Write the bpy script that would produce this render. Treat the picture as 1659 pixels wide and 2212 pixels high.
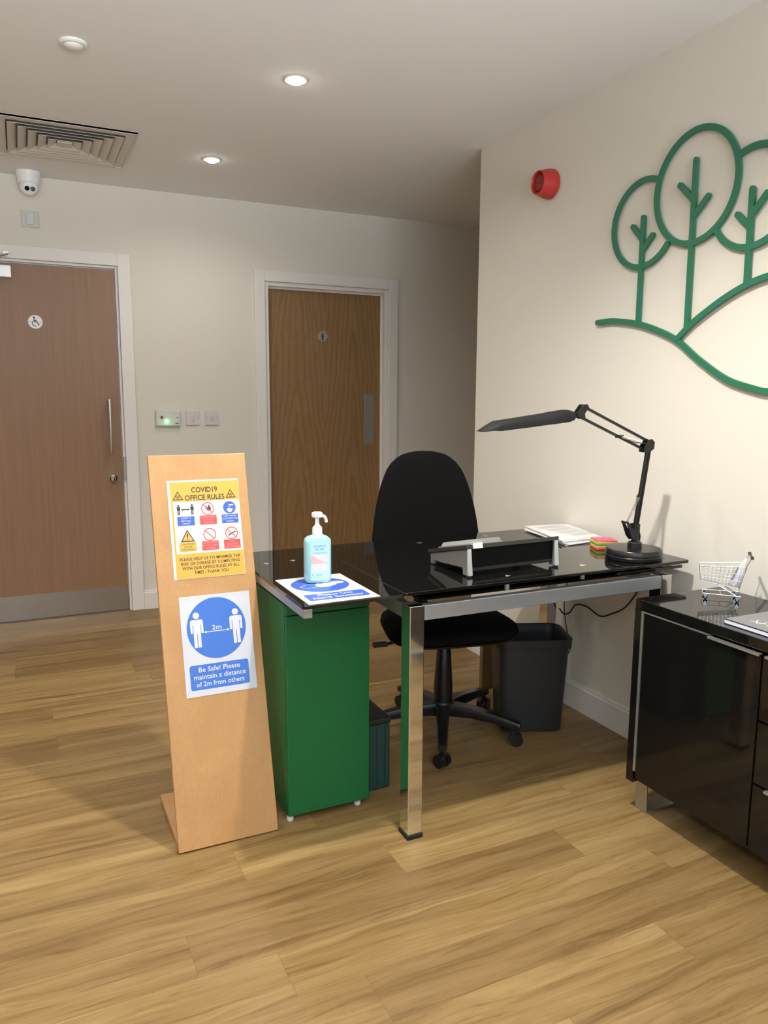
import bpy, bmesh, math, random
from mathutils import Vector, Matrix
random.seed(7)
for o in list(bpy.data.objects): bpy.data.objects.remove(o)
SC = bpy.context.scene; COL = SC.collection
V = Vector; PI = math.pi; R = math.radians

# ------------------------------------------------------------------ camera
FPX, YAW, PITCH, ROLL, CAMH = 1650.0, 0.44314, -0.14953, 0.00526, 1.32
fw = V((math.sin(YAW)*math.cos(PITCH), math.cos(YAW)*math.cos(PITCH), math.sin(PITCH)))
rt = V((math.cos(YAW), -math.sin(YAW), 0)); up = rt.cross(fw)
r2 = math.cos(ROLL)*rt + math.sin(ROLL)*up; u2 = -math.sin(ROLL)*rt + math.cos(ROLL)*up
cam = bpy.data.objects.new('camera', bpy.data.cameras.new('camera')); COL.objects.link(cam)
cam.matrix_world = Matrix(((r2.x, u2.x, -fw.x, 0), (r2.y, u2.y, -fw.y, 0), (r2.z, u2.z, -fw.z, CAMH), (0, 0, 0, 1)))
cam.data.sensor_fit = 'HORIZONTAL'; cam.data.sensor_width = 36.0
cam.data.lens = 36.0*FPX/1659.0; cam.data.clip_start = 0.02
SC.camera = cam

# ------------------------------------------------------------------ exposure, world, lights
vs = SC.view_settings
SC.display_settings.display_device = 'sRGB'
vs.view_transform = 'Standard'; vs.look = 'None'; vs.gamma = 1.0; vs.use_curve_mapping = False
vs.exposure = 0.0
ZC = 2.509                      # ceiling height
w = bpy.data.worlds.new('world'); SC.world = w; w.use_nodes = True
bg = w.node_tree.nodes['Background']
bg.inputs[0].default_value = (0.72, 0.84, 1.0, 1); bg.inputs[1].default_value = 1.5

def area_light(name, loc, rot, sx, sy, power, col, spread=180):
    l = bpy.data.lights.new(name, 'AREA'); l.shape = 'RECTANGLE'; l.size = sx; l.size_y = sy
    l.energy = power; l.color = col; l.spread = R(spread)
    o = bpy.data.objects.new(name, l); COL.objects.link(o); o.location = loc; o.rotation_euler = rot
    return o
def spot_light(name, loc, power, col, angle=150, blend=0.7, size=0.03):
    l = bpy.data.lights.new(name, 'SPOT'); l.energy = power; l.color = col
    l.spot_size = R(angle); l.spot_blend = blend; l.shadow_soft_size = size
    o = bpy.data.objects.new(name, l); COL.objects.link(o); o.location = loc
    return o
DAY = (0.90, 0.95, 1.0); WARM = (1.0, 0.95, 0.88)
# daylight through the window behind the photographer, and an added ceiling fill
area_light('window_daylight', (-0.1, -2.05, 1.45), (R(90), 0, 0), 3.4, 1.8, 5, DAY)
area_light('added_ceiling_fill', (-0.1, -2.03, 1.45), (R(136), 0, 0), 3.4, 1.6, 175, DAY, 90)  # added fill lamp aimed upward to brighten the ceiling
# recessed downlights of the ceiling (the two in view have their fittings built below), and one added fill spot
spot_light('downlight_or_fill', (0.97, 1.60, ZC-0.02), 150, WARM, 140, 0.75, 0.04)
spot_light('downlight_or_fill', (1.02, 2.955, ZC-0.022), 30, WARM, 165, 0.8)
spot_light('downlight_or_fill', (0.96, 4.085, ZC-0.022), 24, WARM, 165, 0.8)
spot_light('downlight_or_fill', (-1.0, 2.1, ZC-0.02), 75, WARM, 150, 0.8)  # unseen fill spot, set to wash out the sign stand's shadow
spot_light('downlight_or_fill', (-1.0, 3.2, ZC-0.02), 30, WARM, 165, 0.8)

# ------------------------------------------------------------------ materials
MATS = {}
def mat(name, col=(0.5, 0.5, 0.5), rough=0.5, metal=0.0, spec=0.5, coat=0.0, trans=0.0, ior=1.45, emit=None, estr=0.0, noise=0.0, nscale=40.0, bump=0.0, bscale=200.0, alpha=1.0, sheen=0.0):
    if name in MATS: return MATS[name]
    m = bpy.data.materials.new(name); m.use_nodes = True; nt = m.node_tree
    b = nt.nodes['Principled BSDF']
    b.inputs['Base Color'].default_value = (*col, 1); b.inputs['Roughness'].default_value = rough
    b.inputs['Metallic'].default_value = metal; b.inputs['Specular IOR Level'].default_value = spec
    b.inputs['Coat Weight'].default_value = coat; b.inputs['Transmission Weight'].default_value = trans
    b.inputs['IOR'].default_value = ior; b.inputs['Alpha'].default_value = alpha
    if sheen: b.inputs['Sheen Weight'].default_value = sheen
    if emit: b.inputs['Emission Color'].default_value = (*emit, 1); b.inputs['Emission Strength'].default_value = estr
    tc = nt.nodes.new('ShaderNodeTexCoord')
    n = nt.nodes.new('ShaderNodeTexNoise'); n.inputs['Scale'].default_value = nscale; n.inputs['Detail'].default_value = 4
    nt.links.new(tc.outputs['Object'], n.inputs['Vector'])
    mx = nt.nodes.new('ShaderNodeMixRGB'); mx.blend_type = 'MULTIPLY'; mx.inputs[0].default_value = 1.0
    mr = nt.nodes.new('ShaderNodeMapRange'); mr.inputs['To Min'].default_value = 1.0-noise; mr.inputs['To Max'].default_value = 1.0+noise
    nt.links.new(n.outputs['Fac'], mr.inputs['Value'])
    mx.inputs[1].default_value = (*col, 1); nt.links.new(mr.outputs[0], mx.inputs[2])
    nt.links.new(mx.outputs[0], b.inputs['Base Color'])
    if bump:
        n2 = nt.nodes.new('ShaderNodeTexNoise'); n2.inputs['Scale'].default_value = bscale; n2.inputs['Detail'].default_value = 3
        nt.links.new(tc.outputs['Object'], n2.inputs['Vector'])
        bp = nt.nodes.new('ShaderNodeBump'); bp.inputs['Strength'].default_value = bump; bp.inputs['Distance'].default_value = 0.002
        nt.links.new(n2.outputs['Fac'], bp.inputs['Height']); nt.links.new(bp.outputs[0], b.inputs['Normal'])
    MATS[name] = m
    return m

class NT:
    """small helper to write node graphs as expressions"""
    def __init__(s, name):
        s.m = bpy.data.materials.new(name); s.m.use_nodes = True; s.nt = s.m.node_tree
        s.b = s.nt.nodes['Principled BSDF']; MATS[name] = s.m
    def node(s, t, **kw):
        n = s.nt.nodes.new(t)
        for k, v in kw.items(): setattr(n, k, v)
        return n
    def link(s, a, b): s.nt.links.new(a, b)
    def val(s, sock, v):
        if isinstance(v, (int, float)): sock.default_value = v
        elif isinstance(v, tuple): sock.default_value = v
        else: s.link(v, sock)
    def math(s, op, a, b=0.0, c=0.0):
        n = s.node('ShaderNodeMath', operation=op)
        s.val(n.inputs[0], a); s.val(n.inputs[1], b); s.val(n.inputs[2], c)
        return n.outputs[0]
    def xyz(s):
        g = s.node('ShaderNodeNewGeometry'); x = s.node('ShaderNodeSeparateXYZ')
        s.link(g.outputs['Position'], x.inputs[0]); return x.outputs
    def comb(s, a, b, c):
        n = s.node('ShaderNodeCombineXYZ')
        for i, v in enumerate((a, b, c)): s.val(n.inputs[i], v)
        return n.outputs[0]
    def noise(s, vec, scale, detail=4, rough=0.5, dist=0.0):
        n = s.node('ShaderNodeTexNoise'); s.link(vec, n.inputs['Vector'])
        n.inputs['Scale'].default_value = scale; n.inputs['Detail'].default_value = detail
        n.inputs['Roughness'].default_value = rough; n.inputs['Distortion'].default_value = dist
        return n.outputs['Fac']
    def white(s, vec):
        n = s.node('ShaderNodeTexWhiteNoise', noise_dimensions='3D'); s.link(vec, n.inputs['Vector']); return n.outputs['Value']
    def ramp(s, f, pts):
        n = s.node('ShaderNodeValToRGB'); s.link(f, n.inputs[0]); e = n.color_ramp.elements
        while len(e) < len(pts): e.new(0.5)
        for i, (p, c) in enumerate(pts): e[i].position = p; e[i].color = (*c, 1)
        return n.outputs[0]
    def mix(s, f, a, b, mode='MIX'):
        n = s.node('ShaderNodeMixRGB', blend_type=mode); s.val(n.inputs[0], f)
        for i, v in ((1, a), (2, b)):
            if isinstance(v, tuple): n.inputs[i].default_value = (*v, 1)
            else: s.link(v, n.inputs[i])
        return n.outputs[0]
    def bump(s, h, strength, dist):
        n = s.node('ShaderNodeBump'); n.inputs['Strength'].default_value = strength; n.inputs['Distance'].default_value = dist
        s.link(h, n.inputs['Height']); s.link(n.outputs[0], s.b.inputs['Normal'])

def floor_material():
    t = NT('oak_plank_floor'); P = t.xyz(); x, y = P[0], P[1]
    W, L = 0.150, 1.12
    row = t.math('FLOOR', t.math('DIVIDE', t.math('ADD', y, 9.05), W))
    off = t.math('MULTIPLY', t.white(t.comb(row, 3.0, 1.0)), L)
    xs = t.math('DIVIDE', t.math('ADD', t.math('ADD', x, off), 20.0), L)
    colm = t.math('FLOOR', xs)
    rnd = t.white(t.comb(row, colm, 5.0))
    rnd2 = t.white(t.comb(row, colm, 9.0))
    # grain, stretched along the plank
    sx = t.math('ADD', t.math('MULTIPLY', x, 1.15), t.math('MULTIPLY', rnd, 37.0))
    sy = t.math('ADD', t.math('MULTIPLY', y, 24.0), t.math('MULTIPLY', rnd2, 11.0))
    warp = t.noise(t.comb(t.math('MULTIPLY', sx, 1.3), t.math('MULTIPLY', sy, 0.30), row), 1.0, 3)
    sy2 = t.math('ADD', sy, t.math('MULTIPLY', warp, 2.2))
    g1 = t.noise(t.comb(sx, sy2, 0.0), 1.0, 7, 0.68, 0.6)
    g2 = t.noise(t.comb(t.math('MULTIPLY', sx, 4.5), t.math('MULTIPLY', sy2, 5.0), 3.0), 1.0, 7, 0.75)
    g3 = t.noise(t.comb(t.math('MULTIPLY', sx, 1.7), t.math('MULTIPLY', sy2, 1.6), 7.0), 1.0, 7, 0.78, 0.4)
    gs = t.noise(t.comb(t.math('MULTIPLY', x, 0.8), t.math('MULTIPLY', y, 9.0), 5.0), 1.0, 2, 0.5)
    base = t.ramp(g1, [(0.28, (0.150, 0.090, 0.032)), (0.43, (0.238, 0.154, 0.060)), (0.56, (0.295, 0.200, 0.086)), (0.74, (0.360, 0.256, 0.122))])
    tint = t.ramp(rnd, [(0.0, (0.84, 0.77, 0.69)), (0.5, (1.02, 0.98, 0.92)), (1.0, (1.14, 1.12, 1.04))])
    c = t.mix(1.0, base, tint, 'MULTIPLY')
    c = t.mix(0.8, c, t.ramp(gs, [(0.35, (0.90, 0.87, 0.83)), (0.65, (1.05, 1.05, 1.05))]), 'MULTIPLY')
    fine = t.ramp(g2, [(0.32, (0.74, 0.70, 0.64)), (0.50, (1.0, 1.0, 1.0)), (0.75, (1.08, 1.08, 1.08))])
    c = t.mix(0.75, c, fine, 'MULTIPLY')
    dark = t.ramp(g3, [(0.55, (1, 1, 1)), (0.61, (0.78, 0.70, 0.60)), (0.72, (0.56, 0.46, 0.35))])
    c = t.mix(0.85, c, dark, 'MULTIPLY')
    fy = t.math('FRACT', t.math('DIVIDE', t.math('ADD', y, 9.05), W)); fx = t.math('FRACT', xs)
    gy = t.math('LESS_THAN', fy, 0.010); gx = t.math('LESS_THAN', fx, 0.0014)
    gap = t.math('MAXIMUM', gy, gx)
    c = t.mix(t.math('MULTIPLY', gap, 0.40), c, (0.10, 0.06, 0.025))
    t.link(c, t.b.inputs['Base Color'])
    t.link(t.math('MULTIPLY_ADD', g2, 0.14, 0.36), t.b.inputs['Roughness'])
    t.b.inputs['Specular IOR Level'].default_value = 0.42
    t.bump(t.math('SUBTRACT', t.math('MULTIPLY', g2, 0.25), gap), 0.18, 0.0012)
    return t.m
def veneer_material():
    t = NT('crown_oak_veneer'); P = t.xyz(); x, z = P[0], P[2]
    # two book-matched leaves across the door
    xl = t.math('SUBTRACT', x, 1.474)
    f = t.math('FRACT', t.math('DIVIDE', xl, 0.405)); xp = t.math('MULTIPLY', t.math('SUBTRACT', f, 0.5), 0.405)
    n1 = t.noise(t.comb(t.math('MULTIPLY', x, 5.0), 0.0, t.math('MULTIPLY', z, 1.3)), 1.0, 5, 0.62, 0.4)
    n0 = t.noise(t.comb(t.math('MULTIPLY', x, 22.0), 2.0, t.math('MULTIPLY', z, 7.0)), 1.0, 3)
    a = t.math('SQRT', t.math('ADD', t.math('MULTIPLY', xp, xp), 0.0006))
    tt = t.math('ADD', t.math('MULTIPLY', a, 5.2), t.math('MULTIPLY', z, 0.42))
    tt = t.math('ADD', tt, t.math('MULTIPLY', n1, 0.62)); tt = t.math('ADD', tt, t.math('MULTIPLY', n0, 0.10))
    s = t.math('MULTIPLY_ADD', t.math('SINE', t.math('MULTIPLY', tt, 36.0)), 0.5, 0.5)
    g = t.noise(t.comb(t.math('MULTIPLY', x, 160.0), 0.0, t.math('MULTIPLY', z, 3.5)), 1.0, 4, 0.6)
    c = t.ramp(s, [(0.0, (0.245, 0.138, 0.050)), (0.30, (0.285, 0.165, 0.064)), (1.0, (0.305, 0.180, 0.072))])
    c = t.mix(0.9, c, t.ramp(g, [(0.3, (0.80, 0.77, 0.74)), (0.7, (1.06, 1.05, 1.04))]), 'MULTIPLY')
    t.link(c, t.b.inputs['Base Color']); t.b.inputs['Roughness'].default_value = 0.45
    return t.m
def laminate_material():
    t = NT('brown_laminate'); P = t.xyz(); x, z = P[0], P[2]
    g = t.noise(t.comb(t.math('MULTIPLY', x, 60.0), 0.0, t.math('MULTIPLY', z, 1.6)), 1.0, 5, 0.6, 0.3)
    c = t.ramp(g, [(0.3, (0.250, 0.138, 0.072)), (0.7, (0.305, 0.172, 0.094))])
    t.link(c, t.b.inputs['Base Color']); t.b.inputs['Roughness'].default_value = 0.40
    t.b.inputs['Specular IOR Level'].default_value = 0.5
    return t.m
def plywood_material():
    t = NT('birch_plywood'); P = t.xyz()
    g = t.noise(t.comb(t.math('MULTIPLY', P[0], 9.0), t.math('MULTIPLY', P[1], 9.0), t.math('MULTIPLY', P[2], 5.0)), 1.0, 4, 0.6, 0.4)
    g2 = t.noise(t.comb(t.math('MULTIPLY', P[0], 260.0), t.math('MULTIPLY', P[1], 90.0), t.math('MULTIPLY', P[2], 70.0)), 1.0, 3)
    c = t.ramp(g, [(0.3, (0.46, 0.245, 0.090)), (0.7, (0.54, 0.305, 0.122))])
    c = t.mix(0.6, c, t.ramp(g2, [(0.3, (0.88, 0.86, 0.84)), (0.7, (1.06, 1.06, 1.06))]), 'MULTIPLY')
    t.link(c, t.b.inputs['Base Color']); t.b.inputs['Roughness'].default_value = 0.38
    return t.m
FLOOR = floor_material(); VENEER = veneer_material(); LAMI = laminate_material(); PLY = plywood_material()
WALL = mat('wall_paint', (0.74, 0.705, 0.625), 0.85, noise=0.012, nscale=3, bump=0.06, bscale=500, spec=0.25)
CEIL = mat('ceiling_paint', (0.86, 0.85, 0.84), 0.9, noise=0.01, nscale=2, bump=0.04, bscale=400, spec=0.2)
GLOSSW = mat('white_gloss_paint', (0.80, 0.77, 0.73), 0.35, noise=0.01)
WPLAST = mat('white_plastic', (0.80, 0.79, 0.76), 0.35, noise=0.01)
BRIGHTW = mat('bright_white_plastic', (0.88, 0.88, 0.88), 0.3, noise=0.01)
STEEL = mat('brushed_steel', (0.58, 0.56, 0.53), 0.34, 1.0, noise=0.04, nscale=120)
DULLSTEEL = mat('dull_steel', (0.42, 0.41, 0.40), 0.42, 0.8, noise=0.05, nscale=120)
CHROME = mat('chrome', (0.78, 0.79, 0.80), 0.06, 1.0, noise=0.02, nscale=8)
ALU = mat('satin_aluminium', (0.50, 0.52, 0.55), 0.38, 0.75, noise=0.02)
ALUD = mat('grey_aluminium', (0.33, 0.32, 0.31), 0.4, 0.6, noise=0.02)
BGLASS = mat('black_glass', (0.006, 0.0055, 0.005), 0.015, 0.0, spec=0.55, coat=0.0, ior=1.55, noise=0.0)
BGLOSS = mat('black_gloss_lacquer', (0.007, 0.0065, 0.006), 0.05, 0.0, spec=0.5, coat=0.0, noise=0.0)
BPLAST = mat('black_plastic', (0.012, 0.012, 0.0125), 0.42, noise=0.05, bump=0.05)
BPLASTS = mat('smooth_black_plastic', (0.010, 0.010, 0.0105), 0.28, noise=0.03)
BFABRIC = mat('black_fabric', (0.0065, 0.0064, 0.0062), 0.95, noise=0.25, nscale=500, bump=0.25, bscale=900, spec=0.10, sheen=0.0)
BINP = mat('charcoal_plastic', (0.022, 0.0225, 0.024), 0.42, noise=0.08, nscale=90, bump=0.12, bscale=350)
RUBBER = mat('black_rubber', (0.015, 0.015, 0.015), 0.8, noise=0.05)
GREEN = mat('green_painted_metal', (0.009, 0.125, 0.034), 0.42, spec=0.4, noise=0.02, nscale=4)
DGREEN = mat('dark_green_plastic', (0.014, 0.055, 0.050), 0.45, noise=0.05)
LOGO = mat('green_acrylic', (0.024, 0.170, 0.090), 0.45, noise=0.02)
RED = mat('red_plastic', (0.50, 0.035, 0.030), 0.42, noise=0.03)
REDD = mat('dark_red_plastic', (0.25, 0.020, 0.018), 0.5, noise=0.03)
PAPER = mat('white_paper', (0.72, 0.71, 0.69), 0.7, noise=0.01)
PAPERC = mat('cool_white_laminate', (0.62, 0.64, 0.71), 0.25, noise=0.01)
CARD = mat('brown_cardboard', (0.20, 0.13, 0.055), 0.8, noise=0.06, nscale=30)
LENSB = mat('dark_lens', (0.01, 0.01, 0.01), 0.1, noise=0.0)
INK = {
 'yellow': mat('yellow_ink', (0.66, 0.40, 0.065), 0.45), 'white': mat('white_ink', (0.70, 0.69, 0.70), 0.45),
 'cream': mat('cream_ink', (0.80, 0.70, 0.50), 0.45), 'black': mat('black_ink', (0.03, 0.028, 0.025), 0.45),
 'blue': mat('blue_ink', (0.045, 0.12, 0.52), 0.35), 'sky': mat('bright_blue_ink', (0.055, 0.175, 0.60), 0.22),
 'red': mat('red_ink', (0.62, 0.075, 0.075), 0.4), 'pink': mat('pinkish_ink', (0.80, 0.30, 0.30), 0.45),
 'pale': mat('pale_blue_ink', (0.50, 0.60, 0.85), 0.45), 'lav': mat('cool_white_ink', (0.66, 0.67, 0.76), 0.3),
 'grey': mat('grey_ink', (0.35, 0.35, 0.36), 0.5), 'skin': mat('skin_pink_ink', (0.78, 0.48, 0.44), 0.4),
 'deep': mat('deep_sky_ink', (0.16, 0.42, 0.74), 0.4), 'lightsky': mat('light_sky_ink', (0.50, 0.78, 0.90), 0.3),
}

# ------------------------------------------------------------------ mesh helpers
def link(o, parent=None):
    COL.objects.link(o)
    if parent is not None: o.parent = parent
    return o
def obj(name, bm, m, parent=None, world=True, bevel=0.0, seg=2, smooth=False, loc=None, kind=None, label=None, subsurf=0):
    """link a bmesh as one object. world=True: the verts are world coordinates."""
    bmesh.ops.recalc_face_normals(bm, faces=bm.faces)
    me = bpy.data.meshes.new(name); 
    if smooth:
        for f in bm.faces: f.smooth = True
    if world and parent is not None:
        bm.transform(PW(parent).inverted())
    if parent is None and loc is not None and world:
        bm.transform(Matrix.Translation(-V(loc)))
    bm.to_mesh(me); bm.free()
    for mm in (m if isinstance(m, (list, tuple)) else [m]): me.materials.append(mm)
    o = bpy.data.objects.new(name, me); link(o, parent)
    if parent is None and loc is not None: o.location = loc
    if bevel:
        b = o.modifiers.new('bevel', 'BEVEL'); b.width = bevel; b.segments = seg; b.limit_method = 'ANGLE'; b.angle_limit = R(35)
        if not smooth: 
            for p in me.polygons: p.use_smooth = False
    if subsurf:
        s = o.modifiers.new('subsurf', 'SUBSURF'); s.levels = subsurf; s.render_levels = subsurf
    if smooth:
        try: me.set_sharp_from_angle(angle=R(38))
        except Exception: pass
    if kind: o['kind'] = kind
    if label: o['label'] = label
    return o
def PW(o):
    m = Matrix.Translation(o.location) @ o.rotation_euler.to_matrix().to_4x4()
    return PW(o.parent) @ m if o.parent else m
def thing(name, label, cat, loc=(0, 0, 0), rotz=0.0, group=None):
    o = bpy.data.objects.new(name, None); COL.objects.link(o); o.empty_display_size = 0.05
    o.location = loc; o.rotation_euler = (0, 0, rotz); o['label'] = label; o['category'] = cat
    if group: o['group'] = group
    return o
def tag(o, label, cat, group=None):
    o['label'] = label; o['category'] = cat
    if group: o['group'] = group
    return o
def struct_empty(name, loc=(0, 0, 0)):
    o = bpy.data.objects.new(name, None); COL.objects.link(o); o.location = loc; o['kind'] = 'structure'; return o
def NB(): return bmesh.new()
def box(bm, x0, x1, y0, y1, z0, z1, M=None, mi=0):
    vs_ = [bm.verts.new((x, y, z)) for x in (x0, x1) for y in (y0, y1) for z in (z0, z1)]
    fs = [(0, 1, 3, 2), (4, 6, 7, 5), (0, 4, 5, 1), (2, 3, 7, 6), (0, 2, 6, 4), (1, 5, 7, 3)]
    for f in fs:
        ff = bm.faces.new([vs_[i] for i in f]); ff.material_index = mi
    if M is not None: bmesh.ops.transform(bm, matrix=M, verts=vs_)
    return bm
def frame_of(d):
    d = V(d).normalized(); a = V((0, 0, 1)) if abs(d.z) < 0.9 else V((1, 0, 0))
    u = a.cross(d).normalized(); return u, d.cross(u)
def tube(bm, pts, r, n=12, cap=True, mi=0, closed=False):
    """tube through points; r a number or list"""
    pts = [V(p) for p in pts]; rings = []
    N = len(pts); u = None
    for i, p in enumerate(pts):
        if closed: d = pts[(i+1) % N]-pts[i-1]
        else: d = pts[min(i+1, N-1)]-pts[max(i-1, 0)]
        d.normalize()
        if u is None: u, v = frame_of(d)
        else:
            u = (u-d*u.dot(d)).normalized(); v = d.cross(u)
        rr = r[i] if isinstance(r, (list, tuple)) else r
        rings.append([bm.verts.new(p+u*math.cos(2*PI*k/n)*rr+v*math.sin(2*PI*k/n)*rr) for k in range(n)])
    for i in range(N if closed else N-1):
        a, b = rings[i], rings[(i+1) % N]
        for k in range(n):
            f = bm.faces.new((a[k], a[(k+1) % n], b[(k+1) % n], b[k])); f.material_index = mi
    if cap and not closed:
        f = bm.faces.new(rings[0][::-1]); f.material_index = mi
        f = bm.faces.new(rings[-1]); f.material_index = mi
    return bm
def lathe(bm, prof, c=(0, 0, 0), axis=(0, 0, 1), n=48, mi=0):
    """profile [(radius, height)] turned about axis at c"""
    axis = V(axis).normalized(); u, v = frame_of(axis); c = V(c); rings = []
    for r, h in prof:
        if r < 1e-6: rings.append([bm.verts.new(c+axis*h)])
        else: rings.append([bm.verts.new(c+axis*h+u*math.cos(2*PI*k/n)*r+v*math.sin(2*PI*k/n)*r) for k in range(n)])
    for a, b in zip(rings, rings[1:]):
        for k in range(n):
            k2 = (k+1) % n
            if len(a) == 1 and len(b) == 1: continue
            if len(a) == 1: f = bm.faces.new((a[0], b[k2], b[k]))
            elif len(b) == 1: f = bm.faces.new((a[k], a[k2], b[0]))
            else: f = bm.faces.new((a[k], a[k2], b[k2], b[k]))
            f.material_index = mi
    if len(rings[0]) > 1: bm.faces.new(rings[0][::-1]).material_index = mi
    if len(rings[-1]) > 1: bm.faces.new(rings[-1]).material_index = mi
    return bm
def prism(bm, poly, O, U, Vv, N, t, mi=0):
    """extrude polygon [(u,v)] by t along N"""
    O, U, Vv, N = V(O), V(U), V(Vv), V(N)
    a = [bm.verts.new(O+U*p[0]+Vv*p[1]) for p in poly]; b = [bm.verts.new(O+U*p[0]+Vv*p[1]+N*t) for p in poly]
    bm.faces.new(a[::-1]).material_index = mi; bm.faces.new(b).material_index = mi
    for i in range(len(a)):
        j = (i+1) % len(a); bm.faces.new((a[i], a[j], b[j], b[i])).material_index = mi
    return bm
def rrect(w, h, r, n=6, cx=0.0, cy=0.0):
    pts = []
    for k, (sx, sy) in enumerate(((1, 1), (-1, 1), (-1, -1), (1, -1))):
        for i in range(n+1):
            a = PI/2*k+PI/2*i/n
            pts.append((cx+sx*(w/2-r)+r*math.cos(a), cy+sy*(h/2-r)+r*math.sin(a)))
    return pts
def loft(bm, loops, cap=True, mi=0):
    rings = [[bm.verts.new(p) for p in L] for L in loops]; n = len(rings[0])
    for a, b in zip(rings, rings[1:]):
        for k in range(n): bm.faces.new((a[k], a[(k+1) % n], b[(k+1) % n], b[k])).material_index = mi
    if cap:
        bm.faces.new(rings[0][::-1]).material_index = mi; bm.faces.new(rings[-1]).material_index = mi
    return bm
def arc_pts(P0, P1, P2, n=10):
    P0, P1, P2 = V(P0), V(P1), V(P2)
    return [(1-t)**2*P0+2*t*(1-t)*P1+t*t*P2 for t in [i/n for i in range(n+1)]]
def smooth_path(pts, n=6):
    pts = [V(p) for p in pts]; out = []
    P = [pts[0]*2-pts[1]]+pts+[pts[-1]*2-pts[-2]]
    for i in range(1, len(P)-2):
        a, b, c, d = P[i-1:i+3]
        for k in range(n):
            t = k/n
            out.append(0.5*((2*b)+(c-a)*t+(2*a-5*b+4*c-d)*t*t+(3*b-a-3*c+d)*t**3))
    out.append(pts[-1]); return out

class Print:
    """ink printed on a flat sheet: flat polygons a hair above it, several inks in one mesh. u right, v down."""
    def __init__(s, O, U, Dn, N, inks):
        s.O, s.U, s.D, s.N = V(O), V(U).normalized(), V(Dn).normalized(), V(N).normalized()
        s.bm = NB(); s.inks = inks; s.step = 0.00012
    def P(s, u, v, l): return s.O+s.U*u+s.D*v+s.N*(0.0003+s.step*l)
    def poly(s, pts, ink, l=1):
        f = s.bm.faces.new([s.bm.verts.new(s.P(u, v, l)) for u, v in pts]); f.material_index = s.inks.index(ink)
    def rect(s, u0, v0, u1, v1, ink, l=1): s.poly([(u0, v0), (u1, v0), (u1, v1), (u0, v1)], ink, l)
    def rr(s, u0, v0, u1, v1, r, ink, l=1): s.poly(rrect(u1-u0, v1-v0, r, 6, (u0+u1)/2, (v0+v1)/2), ink, l)
    def disc(s, cu, cv, r, ink, l=1, ry=None, n=40):
        ry = ry or r; s.poly([(cu+r*math.cos(2*PI*k/n), cv+ry*math.sin(2*PI*k/n)) for k in range(n)], ink, l)
    def ring(s, cu, cv, r, wd, ink, l=1, n=40):
        for k in range(n):
            a, b = 2*PI*k/n, 2*PI*(k+1)/n
            s.poly([(cu+r*math.cos(a), cv+r*math.sin(a)), (cu+r*math.cos(b), cv+r*math.sin(b)), (cu+(r-wd)*math.cos(b), cv+(r-wd)*math.sin(b)), (cu+(r-wd)*math.cos(a), cv+(r-wd)*math.sin(a))], ink, l)
    def line(s, pts, wd, ink, l=1):
        for (a, b), (c, d) in zip(pts, pts[1:]):
            dx, dy = c-a, d-b; L = math.hypot(dx, dy) or 1; nx, ny = -dy/L*wd/2, dx/L*wd/2
            s.poly([(a+nx, b+ny), (c+nx, d+ny), (c-nx, d-ny), (a-nx, b-ny)], ink, l)
    def text(s, txt, cu, cv, size, ink, l=2, width=None, bold=0.0, align='CENTER'):
        cu_ = bpy.data.curves.new('lettering', 'FONT'); cu_.body = txt; cu_.size = 1.0; cu_.align_x = align; cu_.align_y = 'CENTER'
        cu_.offset = bold; cu_.resolution_u = 3
        o = bpy.data.objects.new('lettering', cu_); COL.objects.link(o)
        dg = bpy.context.evaluated_depsgraph_get(); me = bpy.data.meshes.new_from_object(o.evaluated_get(dg))
        xs = [v.co.x for v in me.vertices] or [0]; w0 = max(xs)-min(xs)
        sx = size if width is None or w0 == 0 else width/w0
        mid = (max(xs)+min(xs))/2 if align == 'CENTER' else min(xs)
        vv = [s.bm.verts.new(s.P(cu+(v.co.x-mid)*sx, cv-v.co.y*size, l)) for v in me.vertices]
        for p in me.polygons:
            try: s.bm.faces.new([vv[i] for i in p.vertices]).material_index = s.inks.index(ink)
            except ValueError: pass
        bpy.data.objects.remove(o); bpy.data.curves.remove(cu_); bpy.data.meshes.remove(me)
    def build(s, name, parent):
        me = bpy.data.meshes.new(name)
        for f in s.bm.faces:
            f.normal_update()
            if f.normal.dot(s.N) < 0: f.normal_flip()
        s.bm.transform(PW(parent).inverted()); s.bm.to_mesh(me); s.bm.free()
        for i in s.inks: me.materials.append(INK[i])
        o = bpy.data.objects.new(name, me); return link(o, parent)

# ================================================================== SETTING
YF, XR, YC = 4.837, 2.095, 3.338        # far wall, right wall, corner where the right wall ends
XL, YB, XP = -3.2, -2.3, 4.2
obj('floor', box(NB(), XL-0.1, XP+0.1, YB-0.1, YF+0.35, -0.05, 0.0), FLOOR, kind='structure')
obj('ceiling', box(NB(), XL-0.1, XP+0.1, YB-0.1, YF+0.35, ZC, ZC+0.05), CEIL, kind='structure')
D1 = (-0.358, 0.566, 2.064)   # door openings in the far wall: x0, x1, height
D2 = (1.448, 2.318, 2.040)
bm = NB()
for x0, x1, z0, z1 in ((XL-0.1, D1[0], 0, ZC), (D1[0], D1[1], D1[2], ZC), (D1[1], D2[0], 0, ZC), (D2[0], D2[1], D2[2], ZC), (D2[1], XP+0.1, 0, ZC)):
    box(bm, x0, x1, YF, YF+0.16, z0, z1)
bmesh.ops.remove_doubles(bm, verts=bm.verts, dist=1e-5)
obj('wall_back', bm, WALL, kind='structure')
obj('wall_right', box(NB(), XR, XR+0.15, YB-0.1, YC, 0, ZC), WALL, kind='structure')
obj('wall_left', box(NB(), XL-0.1, XL, YB, YF, 0, ZC), WALL, kind='structure')
obj('wall_passage', box(NB(), XP, XP+0.1, YC-0.2, YF, 0, ZC), WALL, kind='structure')
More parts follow.
